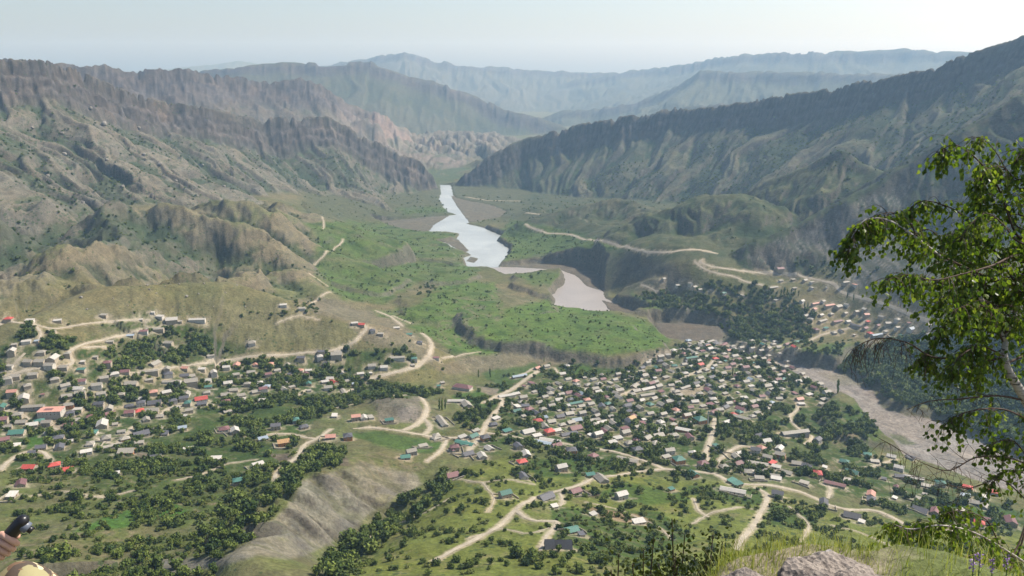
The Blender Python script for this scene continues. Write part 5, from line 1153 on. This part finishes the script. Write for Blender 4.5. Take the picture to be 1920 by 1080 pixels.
# grass on the ledge
def grass_material(name, c1, c2):
    t = NT(name); g_ = t.n.new("ShaderNodeNewGeometry"); c = t.mix(g_.outputs["Random Per Island"], c1, c2); t.link(c, t.b.inputs["Base Color"]); t.b.inputs["Roughness"].default_value = .6
    tr = t.n.new("ShaderNodeBsdfTranslucent"); t.link(t.mix(1.0, c, (1.5, 1.5, .9), 'MULTIPLY'), tr.inputs[0]); mx = t.n.new("ShaderNodeMixShader"); mx.inputs[0].default_value = .4
    t.link(t.b.outputs[0], mx.inputs[1]); t.link(tr.outputs[0], mx.inputs[2]); t.link(mx.outputs[0], t.out.inputs[0]); return t.m
rg_ = random.Random(21); V, F = [], []
def blade(x, y, z, hgt, w, lean, az):
    b = len(V); n = 5; dx, dy = math.cos(az), math.sin(az); px_, py_ = -dy, dx
    for k in range(n + 1):
        t = k / n; ww = w * (1 - t * .85) * .5; ox = lean * t * t * hgt
        cx_, cy_, cz_ = x + dx * ox, y + dy * ox, z + hgt * (t - .18 * lean * t * t)
        V.append((cx_ - px_ * ww, cy_ - py_ * ww, cz_)); V.append((cx_ + px_ * ww, cy_ + py_ * ww, cz_))
    for k in range(n): F.append((b + 2 * k, b + 2 * k + 1, b + 2 * k + 3, b + 2 * k + 2))
for _ in range(5200):
    a = math.radians(rg_.uniform(9, 46)); e = float(ledge_edge(a)); r = e + rg_.uniform(-1.0, .35)
    if rg_.random() < .25: a = math.radians(rg_.uniform(-45, 60)); r = float(ledge_edge(a)) * rg_.uniform(.5, .92)
    x, y = r * math.sin(a), r * math.cos(a)
    if abs(math.degrees(a)) < 9 and r > 1.2: continue
    z = float(ledge_z(x, y)) - .02; az = rg_.uniform(0, math.tau)
    blade(x, y, z, rg_.uniform(.05, .15) * (1.0 if r > e - .7 else .7), rg_.uniform(.0025, .005), rg_.uniform(.1, .9), az)
for _ in range(3600):
    a = math.radians(rg_.uniform(11, 27)); e = float(ledge_edge(a)); r = e + rg_.uniform(-.9, .35); x, y = r * math.sin(a), r * math.cos(a)
    blade(x, y, float(ledge_z(x, y)) - .02, rg_.uniform(.04, .12), rg_.uniform(.0025, .0045), rg_.uniform(.1, .8), rg_.uniform(0, math.tau))
for _ in range(50):
    a = math.radians(rg_.uniform(13, 29)); e = float(ledge_edge(a)); r = e + rg_.uniform(-.35, .3); x, y = r * math.sin(a), r * math.cos(a)
    blade(x, y, float(ledge_z(x, y)) - .02, rg_.uniform(.10, .28), .0032, rg_.uniform(.05, .55), rg_.uniform(0, math.tau))
g_ = mesh_obj("grass", V, F, grass_material("ledge_grass", (.14, .19, .035), (.30, .30, .09)), kind="stuff"); g_["label"] = "tall yellow-green grass growing along the ledge"; g_["category"] = "grass"
# ------------------------------------------------------------------ tubes, leaves, branches
def tube(pts, rads, sides=6):
    V, F = [], []; pts = [Vector(p) for p in pts]
    for k, p in enumerate(pts):
        d = (pts[min(k + 1, len(pts) - 1)] - pts[max(k - 1, 0)]).normalized(); u = d.cross(Vector((.3, .2, 1))).normalized() if abs(d.z) < .95 else d.cross(Vector((1, 0, 0))).normalized(); w = d.cross(u)
        for q in range(sides): a_ = q * math.tau / sides; V.append(p + (u * math.cos(a_) + w * math.sin(a_)) * rads[k])
    for k in range(len(pts) - 1):
        for q in range(sides): F.append((k * sides + q, k * sides + (q + 1) % sides, (k + 1) * sides + (q + 1) % sides, (k + 1) * sides + q))
    V.append(pts[-1]); n = len(V) - 1
    for q in range(sides): F.append(((len(pts) - 1) * sides + q, (len(pts) - 1) * sides + (q + 1) % sides, n))
    return V, F
def catmull(pts, n):
    pts = [Vector(p) for p in pts]; P_ = [pts[0] * 2 - pts[1]] + pts + [pts[-1] * 2 - pts[-2]]; out = []
    for i in range(1, len(P_) - 2):
        for k in range(n):
            t = k / n; a, b, c, d = P_[i - 1], P_[i], P_[i + 1], P_[i + 2]
            out.append(.5 * ((2 * b) + (c - a) * t + (2 * a - 5 * b + 4 * c - d) * t * t + (3 * b - a - 3 * c + d) * t ** 3))
    out.append(pts[-1]); return out
def birch_bark():
    t = NT("birch_bark"); co_ = coords(t); mp_ = t.n.new("ShaderNodeMapping"); mp_.inputs["Scale"].default_value = (6, 6, 34); t.link(co_, mp_.inputs[0]); f = t.noise(mp_.outputs[0], 1.2, 4, .7); g = t.noise(co_, 9, 4, .6)
    c = t.mix(t.ramp(f, [(.54, 0.0), (.62, 1.0)]), (.46, .42, .37), (.05, .04, .035)); c = t.mix(1.0, c, t.ramp(g, [(.3, .7), (.7, 1.1)]), 'MULTIPLY'); t.link(c, t.b.inputs["Base Color"]); t.b.inputs["Roughness"].default_value = .7; t.bump(f, .5, .004); return t.m
M_BIRCH = birch_bark(); M_TWIG = plain("twig_bark", (.085, .060, .045), .8, .2, 20, .2, 0, 0)
def leaf_material():
    t = NT("birch_leaf"); g_ = t.n.new("ShaderNodeNewGeometry"); c = t.ramp(g_.outputs["Random Per Island"], [(0, (.034, .066, .012)), (.6, (.080, .130, .020)), (1, (.15, .19, .035))])
    t.link(c, t.b.inputs["Base Color"]); t.b.inputs["Roughness"].default_value = .42; t.b.inputs["Specular IOR Level"].default_value = .45
    tr = t.n.new("ShaderNodeBsdfTranslucent"); t.link(t.mix(1.0, c, (2.1, 2.1, .8), 'MULTIPLY'), tr.inputs[0]); mx = t.n.new("ShaderNodeMixShader"); mx.inputs[0].default_value = .45
    t.link(t.b.outputs[0], mx.inputs[1]); t.link(tr.outputs[0], mx.inputs[2]); t.link(mx.outputs[0], t.out.inputs[0]); return t.m
M_LEAF = leaf_material()
rb = random.Random(77)
def leaf_into(V, F, p, d, size, r_):
    """a pointed oval leaf hanging from p along d, slightly folded"""
    d = d.normalized(); u = d.cross(Vector((r_.gauss(0, 1), r_.gauss(0, 1), r_.gauss(0, .6)))).normalized(); n_ = d.cross(u); b = len(V); c_ = r_.uniform(.05, .25)
    pr = ((0, 0, 0), (.28, .38, c_), (.62, .33, c_), (1.0, 0, -.1), (.62, -.33, c_), (.28, -.38, c_)); p = p + d * size * .35
    for a, w, h_ in pr: V.append(p + d * a * size + u * w * size + n_ * h_ * size * .6)
    F += [(b, b + 1, b + 2, b + 3), (b, b + 3, b + 4, b + 5)]
def droop(p, d, length, n, grav, r_):
    pts = [p.copy()]; d = d.normalized(); st = length / n
    for k in range(n):
        d = (d + Vector((r_.gauss(0, .12), r_.gauss(0, .12), -grav + r_.gauss(0, .08)))).normalized(); p = p + d * st; pts.append(p.copy())
    return pts
def make_branch(root, spec, rad, leaves, ntw, tlen=(.25, .6), grav=.32, lsize=(.038, .060), bare=False, spread=.30):
    cps = [cpt(*q) for q in spec]; near = min(tc, key=lambda v: (v - cps[0]).length); cps = ([near] + cps) if (near - cps[0]).length > .04 else cps
    pts = catmull(cps, 6); n = len(pts); rads = [max(.0028, rad * (1 - .85 * k / (n - 1))) for k in range(n)]
    V, F = tube(pts, rads, 6); br = mesh_obj("branch", V, F, M_BIRCH if rad > .014 else M_TWIG, root, True)
    TV, TF, LV, LF = [], [], [], []
    for _ in range(ntw):
        t = rb.uniform(.12, 1.0) ** .8; i = min(n - 2, int(t * (n - 1))); p = pts[i].lerp(pts[i + 1], rb.random()); along = (pts[i + 1] - pts[i]).normalized()
        d = along * rb.uniform(.1, .9) + Vector((rb.gauss(0, .6), rb.gauss(0, .8), rb.uniform(-.35, .55)))
        L_ = rb.uniform(*tlen) * (1.1 - .4 * t); tp = droop(p, d, L_, 7, grav, rb)
        v_, f_ = tube(tp, [.0032 * (1 - .1 * k) for k in range(len(tp))], 3); b = len(TV); TV += v_; TF += [tuple(a + b for a in q) for q in f_]
        if not bare:
            k = max(1, int(leaves / ntw * rb.uniform(.6, 1.4)))
            for _q in range(k):
                s_ = rb.uniform(.12, 1.0); ii = min(len(tp) - 2, int(s_ * (len(tp) - 1))); lp_ = tp[ii].lerp(tp[ii + 1], rb.random()) + Vector((rb.gauss(0, .012), rb.gauss(0, .012), rb.gauss(0, .012)))
                leaf_into(LV, LF, lp_, Vector((rb.gauss(0, .45), rb.gauss(0, .45), -1 + rb.gauss(0, .35))), rb.uniform(*lsize), rb)
        elif rb.random() < .8:
            for _q in range(3):
                i2 = rb.randrange(1, len(tp) - 1); t2 = droop(tp[i2], Vector((rb.gauss(0, .5), rb.gauss(0, .5), -.2)), L_ * .6, 5, .45, rb); v_, f_ = tube(t2, [.002] * len(t2), 3); b = len(TV); TV += v_; TF += [tuple(a + b for a in q) for q in f_]
    if TV: tw_ = mesh_obj("twigs", TV, TF, M_TWIG, br, kind="stuff")
    if LV: lf = mesh_obj("leaves", LV, LF, M_LEAF, br, kind="stuff")
    return br
birch = empty("birch_tree", (0, 0, 0)); bp = cpt(2150, 1180, 9.4); bp = Vector((bp.x, bp.y, float(ledge_z(bp.x, bp.y)) - .2))
tp_ = [bp, cpt(2060, 1000, 8.7), cpt(1965, 830, 8.25), cpt(1922, 748, 8.1), cpt(1890, 693, 8.0), cpt(1884, 650, 8.0), cpt(1905, 580, 8.0), cpt(1936, 480, 8.05), cpt(1945, 390, 8.1), cpt(1935, 310, 8.15), cpt(1905, 262, 8.2)]
tc = catmull(tp_, 6); rr_ = [float(np.interp(k / (len(tc) - 1), [0, .2, .38, .6, .8, 1], [.085, .060, .040, .020, .012, .004])) for k in range(len(tc))]
V, F = tube(tc, rr_, 10); mesh_obj("trunk", V, F, M_BIRCH, birch, True)
BR = [([(1940, 480, 8), (2000, 420, 8.2), (2070, 380, 8.4), (2120, 420, 8.5)], .012, 300, 30), ([(1945, 390, 8), (2000, 330, 8.3), (2060, 300, 8.5), (2090, 330, 8.6)], .010, 260, 26), ([(1920, 560, 8), (2000, 540, 8.4), (2090, 520, 8.7), (2140, 570, 8.8)], .013, 320, 32),
 ([(1890, 680, 8), (1990, 640, 8.3), (2090, 640, 8.6), (2140, 700, 8.7)], .013, 320, 32), ([(1930, 320, 8.1), (1960, 240, 8.1), (1980, 190, 8.1)], .008, 200, 20), ([(1940, 430, 8.1), (1990, 460, 7.6), (2060, 480, 7.3), (2100, 530, 7.2)], .010, 260, 26), ([(1905, 335, 8.1), (1880, 312, 8.1), (1850, 318, 8.0), (1822, 345, 8.0)], .008, 200, 20), ([(1908, 425, 8.1), (1882, 382, 8.2), (1852, 362, 8.3), (1828, 378, 8.3)], .009, 260, 26),
 ([(1893, 520, 8), (1862, 538, 8.1), (1832, 520, 8.2), (1808, 488, 8.2)], .009, 260, 26), ([(1885, 600, 8), (1905, 560, 7.8), (1930, 540, 7.7)], .009, 220, 22), ([(1890, 650, 8), (1855, 672, 8.2), (1832, 712, 8.3)], .009, 240, 24),
 ([(1900, 480, 8), (1925, 440, 8.2), (1945, 450, 8.3)], .009, 220, 22), ([(1880, 620, 8), (1850, 560, 8.3), (1800, 450, 8.5), (1770, 440, 8.5)], .010, 320, 30), ([(1840, 560, 7.9), (1780, 470, 8.0), (1740, 430, 8.1), (1700, 450, 8.1)], .009, 300, 28), ([(1905, 300, 8.1), (1930, 270, 8.2), (1960, 280, 8.2)], .008, 200, 20), ([(1885, 640, 8), (1840, 560, 7.9), (1790, 505, 7.8), (1730, 455, 7.7), (1670, 415, 7.7), (1625, 412, 7.7), (1600, 440, 7.7), (1590, 470, 7.7)], .020, 620, 64),
 ([(1745, 468, 7.75), (1705, 415, 7.8), (1680, 400, 7.9), (1650, 402, 7.9), (1630, 420, 8.0)], .010, 200, 24),
 ([(1897, 520, 8), (1850, 450, 8.2), (1800, 400, 8.3), (1755, 380, 8.4), (1725, 378, 8.4), (1700, 398, 8.4)], .014, 430, 44),
 ([(1906, 440, 8.1), (1872, 352, 8.0), (1835, 302, 7.9), (1800, 275, 7.8), (1778, 274, 7.8), (1756, 290, 7.8)], .012, 300, 32),
 ([(1905, 350, 8.1), (1872, 292, 8.3), (1845, 262, 8.4), (1822, 256, 8.4)], .008, 190, 22),
 ([(1903, 480, 8), (1860, 498, 7.6), (1800, 515, 7.4), (1750, 525, 7.3), (1700, 515, 7.2), (1660, 525, 7.2)], .013, 460, 46),
 ([(1883, 620, 8), (1850, 606, 8.2), (1805, 598, 8.4), (1770, 612, 8.4), (1745, 650, 8.4), (1735, 680, 8.4)], .013, 420, 40),
 ([(1890, 590, 8), (1845, 542, 8.3), (1795, 540, 8.6), (1760, 565, 8.7)], .011, 380, 38),
 ([(1888, 670, 8), (1840, 650, 7.8), (1800, 668, 7.6), (1782, 700, 7.6)], .011, 330, 34),
 ([(1900, 540, 8), (1930, 500, 7.8), (1960, 480, 7.7), (1990, 520, 7.7)], .012, 330, 34),
 ([(1890, 600, 8), (1930, 610, 8.2), (1960, 640, 8.4), (1950, 690, 8.4)], .012, 330, 34),
 ([(1910, 400, 8.1), (1945, 350, 8.3), (1970, 330, 8.4), (1990, 360, 8.4)], .010, 260, 26),
 ([(1905, 450, 8), (1880, 420, 7.7), (1850, 400, 7.6), (1820, 420, 7.5), (1800, 450, 7.5)], .010, 300, 30),
 ([(1885, 560, 8), (1850, 500, 8.4), (1830, 460, 8.6), (1840, 420, 8.7)], .010, 300, 30),
 ([(1880, 640, 8), (1860, 590, 7.6), (1830, 570, 7.4), (1790, 580, 7.3)], .010, 320, 32),
 ([(1935, 790, 8.1), (1885, 768, 7.9), (1835, 768, 7.8), (1790, 782, 7.8), (1768, 800, 7.8)], .012, 230, 30),
 ([(1945, 880, 8.3), (1905, 830, 8.2), (1870, 828, 8.1), (1850, 845, 8.1)], .010, 240, 28),
 ([(1960, 930, 8.4), (1925, 890, 8.2), (1885, 885, 8.1), (1860, 905, 8.1)], .009, 170, 22),
 ([(1990, 1090, 8.6), (1900, 1040, 7.8), (1830, 1000, 7.4), (1765, 985, 7.2), (1710, 992, 7.1), (1680, 985, 7.1)], .015, 620, 60),
 ([(1900, 1040, 7.8), (1850, 975, 7.7), (1800, 958, 7.6), (1765, 965, 7.6)], .010, 260, 30),
 ([(1900, 1060, 7.8), (1840, 1040, 7.2), (1790, 1050, 7.0), (1750, 1060, 7.0)], .010, 260, 30)]
for sp_, ra_, lv, nt in BR: make_branch(birch, sp_, ra_, lv * 1.4, int(nt * 1.5), tlen=(.18, .5))
make_branch(birch, [(1887, 672, 8), (1840, 675, 8), (1790, 672, 7.9), (1745, 668, 7.8), (1702, 643, 7.7), (1655, 634, 7.7), (1620, 642, 7.7), (1600, 658, 7.7)], .013, 0, 46, (.2, .45), .35, bare=True)
make_branch(birch, [(1926, 752, 8.1), (1870, 742, 8), (1800, 748, 7.9), (1745, 752, 7.8), (1700, 768, 7.8)], .013, 0, 12, (.15, .35), .1, bare=True)
make_branch(birch, [(1960, 880, 8.3), (1890, 858, 8.1), (1830, 858, 8), (1780, 882, 7.9), (1730, 868, 7.9), (1690, 845, 7.9)], .012, 0, 22, (.2, .5), -.05, bare=True)
make_branch(birch, [(1960, 960, 8.3), (1880, 900, 8.1), (1820, 915, 8), (1760, 905, 7.9), (1710, 890, 7.9)], .009, 0, 16, (.2, .5), .0, bare=True)
birch["label"] = "birch tree with pale trunk and drooping sunlit leaves framing the right edge"; birch["category"] = "birch tree"
# dark bushes below the ledge
def fbush(px, py, dep, rad, hgt, seed, label):
    r_ = random.Random(seed); top = cpt(px, py, dep); gz = float(ledge_z(top.x, top.y)); base = Vector((top.x, top.y, gz)); o = empty("shrub", base); o["label"] = label; o["category"] = "shrub"
    SV, SF, LV, LF = [], [], [], []
    for k in range(9):
        tip = top - base + Vector((r_.gauss(0, rad), r_.gauss(0, rad), -abs(r_.gauss(0, rad * .8)))); pts = [Vector((r_.gauss(0, .04), r_.gauss(0, .04), -.1)), tip * .5 + Vector((r_.gauss(0, rad * .3), r_.gauss(0, rad * .3), 0)), tip]; pp = catmull(pts, 5)
        v_, f_ = tube(pp, [.018 * (1 - .8 * q / (len(pp) - 1)) for q in range(len(pp))], 5); b = len(SV); SV += v_; SF += [tuple(a + b for a in q) for q in f_]
        for q in range(120):
            s_ = r_.uniform(.55, 1.0); i = min(len(pp) - 2, int(s_ * (len(pp) - 1))); p_ = pp[i].lerp(pp[i + 1], r_.random()) + Vector((r_.gauss(0, 1), r_.gauss(0, 1), r_.gauss(0, 1))) * rad * .30
            leaf_into(LV, LF, p_, Vector((r_.gauss(0, 1), r_.gauss(0, 1), r_.gauss(.4, 1))), r_.uniform(.022, .04), r_)
    mesh_obj("stems", SV, SF, M_TWIG, o); lf = mesh_obj("leaves", LV, LF, M_DARKLEAF, o, kind="stuff"); return o
M_DARKLEAF = leafmat("dark_leaf", (.020, .032, .010), (.045, .060, .018), .25)
fbush(1235, 1010, 5.2, .20, 1, 3, "dark leafy shrub with bare stems left of the others below the ledge"); fbush(1330, 1035, 5.6, .17, 1, 4, "dark leafy shrub in the middle below the ledge, left of the grass"); fbush(1290, 1070, 5.0, .16, 1, 5, "low dark shrub between two taller shrubs at the bottom edge")
M_PURPLE = plain("lilac_petal", (.34, .22, .42), .6, .15, 20, .2, 0, 0); M_STEM = plain("green_stem", (.07, .12, .03), .7, .1, 5, .2, 0, 0)
fl = []
for k, (a, b) in enumerate(((1826, 1046), (1838, 1038), (1862, 1048), (1890, 1040))):
    p = cpt(a, b, 3.1); gz = float(ledge_z(p.x, p.y)); o = empty("wildflower", (p.x, p.y, gz)); H_ = max(.1, p.z - gz); st_ = catmull([Vector((0, 0, -.02)), Vector((.01, 0, H_ * .5)), Vector((.005, .01, H_))], 4)
    v_, f_ = tube(st_, [.0022] * len(st_), 4); mesh_obj("stem", v_, f_, M_STEM, o); LV, LF = [], []
    for q in range(26): leaf_into(LV, LF, Vector((rb.gauss(0, .004), rb.gauss(0, .004), H_ - rb.random() * .06)), Vector((rb.gauss(0, 1), rb.gauss(0, 1), .4)), .010, rb)
    mesh_obj("blossom", LV, LF, M_PURPLE, o); o["category"] = "flower"; o["group"] = "lilac wildflowers at the ledge"; fl.append((a, o))
fl.sort(key=lambda t: t[0])
for n, (a, o) in enumerate(fl): o["label"] = "lilac wildflower spike at the ledge under the birch, " + ordinal(n, len(fl))
# ------------------------------------------------------------------ the seated person at the left
def camo():
    t = NT("camouflage_cloth"); co_ = coords(t); mp_ = t.n.new("ShaderNodeMapping"); mp_.inputs["Scale"].default_value = (1, 1, 1.5); t.link(co_, mp_.inputs[0]); c = (.27, .245, .13)
    for sc__, lo, col, o_ in ((9, .53, (.155, .155, .07), 0), (8, .56, (.075, .058, .045), 3.3), (11, .60, (.50, .43, .27), 7.7), (13, .63, (.16, .10, .06), 11)):
        m2 = t.n.new("ShaderNodeMapping"); m2.inputs["Location"].default_value = (o_, o_ * .7, -o_); t.link(mp_.outputs[0], m2.inputs[0]); f = t.noise(m2.outputs[0], sc__, 2, .5, 1.2); c = t.mix(t.ramp(f, [(lo, 0.0), (lo + .012, 1.0)]), c, col)
    t.link(c, t.b.inputs["Base Color"]); t.b.inputs["Roughness"].default_value = .9; w = t.noise(co_, 160, 2); f2 = t.noise(co_, 7, 3); t.bump(t.math('ADD', t.math('MULTIPLY', w, .05), f2), .5, .03); return t.m
M_CAMO = camo(); M_SKIN = plain("skin", (.56, .33, .24), .5, .10, 30, .35, 0, .05); M_SHIRT = plain("olive_tshirt", (.07, .08, .05), .85, .1, 8, .2, 0, .2); M_BLACK = plain("black_plastic", (.012, .012, .014), .35, .1, 8, .5, 0, 0); M_GREYP = plain("grey_plastic", (.10, .115, .145), .4, .1, 8, .5, 0, 0); M_HAIR = plain("dark_hair", (.02, .015, .012), .6, .2, 60, .3, 0, .3); M_BOOT = plain("boot_leather", (.09, .06, .04), .6, .1, 8, .3, 0, .2)
def skin_mesh(name, joints, edges, mat, parent, root=0, sub=2):
    """joints: (point, radius x, radius y)"""
    m = bpy.data.meshes.new(name); m.from_pydata([tuple(j[0]) for j in joints], edges, []); m.materials.append(mat); o = bpy.data.objects.new(name, m); COL.objects.link(o); o.parent = parent
    s_ = o.modifiers.new("skin", 'SKIN'); sv = m.skin_vertices[0] if m.skin_vertices else None
    if sv is None:
        bm = bmesh.new(); bm.from_mesh(m); bm.verts.layers.skin.verify(); bm.to_mesh(m); bm.free(); sv = m.skin_vertices[0]
    for k, j in enumerate(joints): sv.data[k].radius = (j[1], j[2] if len(j) > 2 else j[1]); sv.data[k].use_root = (k == root)
    s_.use_smooth_shade = True; ss_ = o.modifiers.new("smooth", 'SUBSURF'); ss_.levels = sub; ss_.render_levels = sub; return o
K = cpt(46, 1090, 2.05); GZ = LZ - .03
pel = Vector((K.x - .36, K.y - .12, GZ + .16)); K2 = K + Vector((-.30, .12, -.02)); hipR = pel + Vector((.08, .04, 0)); hipL = pel + Vector((-.10, .06, 0))
ankR = Vector((K.x + .02, K.y + .22, GZ + .09)); ankL = Vector((K2.x - .04, K2.y + .20, GZ + .09)); chest = pel + Vector((-.02, .10, .40)); neck = pel + Vector((-.01, .16, .58)); head = pel + Vector((0, .20, .74))
shR = neck + Vector((.19, -.02, -.05)); shL = neck + Vector((-.19, -.02, -.05))
HB = cpt(-30, 1062, 1.98)         # wrist
HND = cpt(2, 1022, 1.96)         # middle of the fist
elR = shR.lerp(HB, .52) + Vector((-.04, -.03, -.12)); elL = shL + Vector((-.06, .12, -.26)); wrL = K2 + Vector((.02, -.06, .07)); hdL = K2 + Vector((.04, .02, .075))
person = empty("person", (pel.x, pel.y, GZ)); base_ = Vector((pel.x, pel.y, GZ))
def L(v): return Vector(v) - base_
dvax = (cpt(46, 966, 1.95) - cpt(0, 1018, 1.96)).normalized()    # long axis of the device
bodyj = [(L(pel), .13, .11), (L(pel + Vector((0, .05, .2))), .125, .10), (L(chest), .145, .11), (L(neck), .055), (L(head - Vector((0, .01, .06))), .07), (L(head + Vector((0, .01, .03))), .085), (L(head + Vector((0, .0, .09))), .06),
 (L(shR), .05), (L(elR), .038), (L(HB), .026), (L(HB.lerp(HND, .55)), .024, .030), (L(shL), .05), (L(elL), .038), (L(wrL), .026), (L(hdL), .028, .02), (L(hipR), .09), (L(K), .058), (L(ankR), .038), (L(hipL), .09), (L(K2), .058), (L(ankL), .038), (L(head + Vector((0, .095, .0))), .012)]
bodye = [(0, 1), (1, 2), (2, 3), (3, 4), (4, 5), (5, 6), (2, 7), (7, 8), (8, 9), (9, 10), (2, 11), (11, 12), (12, 13), (13, 14), (0, 15), (15, 16), (16, 17), (0, 18), (18, 19), (19, 20), (5, 21)]
# fingers of the visible hand close round the device; each rooted in the palm
side = dvax.cross(Vector((0, 0, 1))).normalized(); toward = (Vector((0, 0, CAMH)) - HND).normalized(); up_d = dvax
palm = HB.lerp(HND, .55); right = dvax.cross(toward).normalized()
if right.x < 0: right = -right
idx = len(bodyj)
for k, (off, ln) in enumerate(((.026, 1.0), (.008, 1.08), (-.010, 1.0), (-.027, .82))):
    c0 = HND - toward * .004 + dvax * off
    p0 = c0 - right * .018 + toward * .0; p1 = c0 + toward * .024 - right * .004 * ln; p2 = c0 + toward * .020 + right * .020 * ln; p3 = c0 - toward * .002 + right * .028 * ln
    bodyj += [(L(p0), .0095), (L(p1), .0090), (L(p2), .0085), (L(p3), .0075)]; bodye += [(10, idx), (idx, idx + 1), (idx + 1, idx + 2), (idx + 2, idx + 3)]; idx += 4
tb0 = palm + dvax * .012 - toward * .01; bodyj += [(L(tb0), .012), (L(HND + dvax * .030 - toward * .020 + right * .004), .0105), (L(HND + dvax * .050 - toward * .018 + right * .018), .009)]; bodye += [(10, idx), (idx, idx + 1), (idx + 1, idx + 2)]
body = skin_mesh("body", bodyj, bodye, M_SKIN, person, 0, 2)
tr_ = skin_mesh("trousers", [(L(pel + Vector((0, .01, .10))), .155, .13), (L(pel), .15, .13), (L(hipR), .105), (L(hipR.lerp(K, .55)), .098), (L(K + Vector((.0, 0, .0))), .102), (L(K.lerp(ankR, .35)), .088), (L(ankR + Vector((0, 0, .05))), .062), (L(hipL), .105), (L(hipL.lerp(K2, .55)), .088), (L(K2), .078), (L(K2.lerp(ankL, .35)), .074), (L(ankL + Vector((0, 0, .05))), .062)],
 [(0, 1), (1, 2), (2, 3), (3, 4), (4, 5), (5, 6), (1, 7), (7, 8), (8, 9), (9, 10), (10, 11)], M_CAMO, person, 1, 3); tr_["label"] = "baggy camouflage trousers in tan, olive and brown"
skin_mesh("shirt", [(L(pel + Vector((0, .02, .08))), .155, .13), (L(pel + Vector((0, .05, .22))), .145, .12), (L(chest), .165, .13), (L(neck - Vector((0, .01, .03))), .085), (L(shR), .068), (L(shR.lerp(elR, .6)), .058), (L(shL), .068), (L(shL.lerp(elL, .6)), .058)], [(0, 1), (1, 2), (2, 3), (2, 4), (4, 5), (2, 6), (6, 7)], M_SHIRT, person, 1, 2)
for an in (ankR, ankL): skin_mesh("boot", [(L(an + Vector((0, -.01, .06))), .052), (L(an + Vector((0, 0, -.03))), .05, .045), (L(an + Vector((.01, .10, -.045))), .045, .035), (L(an + Vector((.015, .19, -.05))), .038, .028)], [(0, 1), (1, 2), (2, 3)], M_BOOT, person, 1, 2)
skin_mesh("hair", [(L(head + Vector((0, -.015, .04))), .088), (L(head + Vector((0, .01, .085))), .078), (L(head + Vector((0, .04, .11))), .055)], [(0, 1), (1, 2)], M_HAIR, person, 1, 2)
person["label"] = "person in camouflage trousers sitting at the left edge, holding a black handheld device"; person["category"] = "person"
# the device
dev = empty("handheld_device", HND); q_ = dvax.to_track_quat('Z', 'Y'); dev.rotation_mode = 'QUATERNION'; dev.rotation_quaternion = q_
def lathe(prof, n=20):
    V, F = [], []
    for z, r_ in prof:
        for k in range(n): a_ = k * math.tau / n; V.append((math.cos(a_) * r_, math.sin(a_) * r_, z))
    for i in range(len(prof) - 1):
        for k in range(n): F.append((i * n + k, i * n + (k + 1) % n, (i + 1) * n + (k + 1) % n, (i + 1) * n + k))
    F.append(tuple(range(n - 1, -1, -1))); F.append(tuple((len(prof) - 1) * n + k for k in range(n))); return V, F
v_, f_ = lathe([(-.085, .010), (-.08, .013), (-.02, .0145), (.02, .015), (.045, .0165), (.085, .0155), (.096, .011), (.099, .0)]); mesh_obj("grip", v_, f_, M_BLACK, dev, True)
v_, f_ = lathe([(-.009, .0), (-.009, .012), (-.007, .0142), (.007, .0142), (.009, .012), (.009, .0)]); hd_ = mesh_obj("head_unit", v_, f_, M_GREYP, dev, True); hd_.location = (0, -.014, .076); hd_.rotation_euler = (math.radians(90), 0, 0)
v_, f_ = lathe([(-.006, .0), (-.006, .008), (.006, .009), (.006, .0)]); kn_ = mesh_obj("knob", v_, f_, M_BLACK, dev, True); kn_.location = (0, -.027, .076); kn_.rotation_euler = (math.radians(90), 0, 0)
dev["label"] = "short black handheld device with grey knob gripped in the seated person's fist"; dev["category"] = "handheld device"
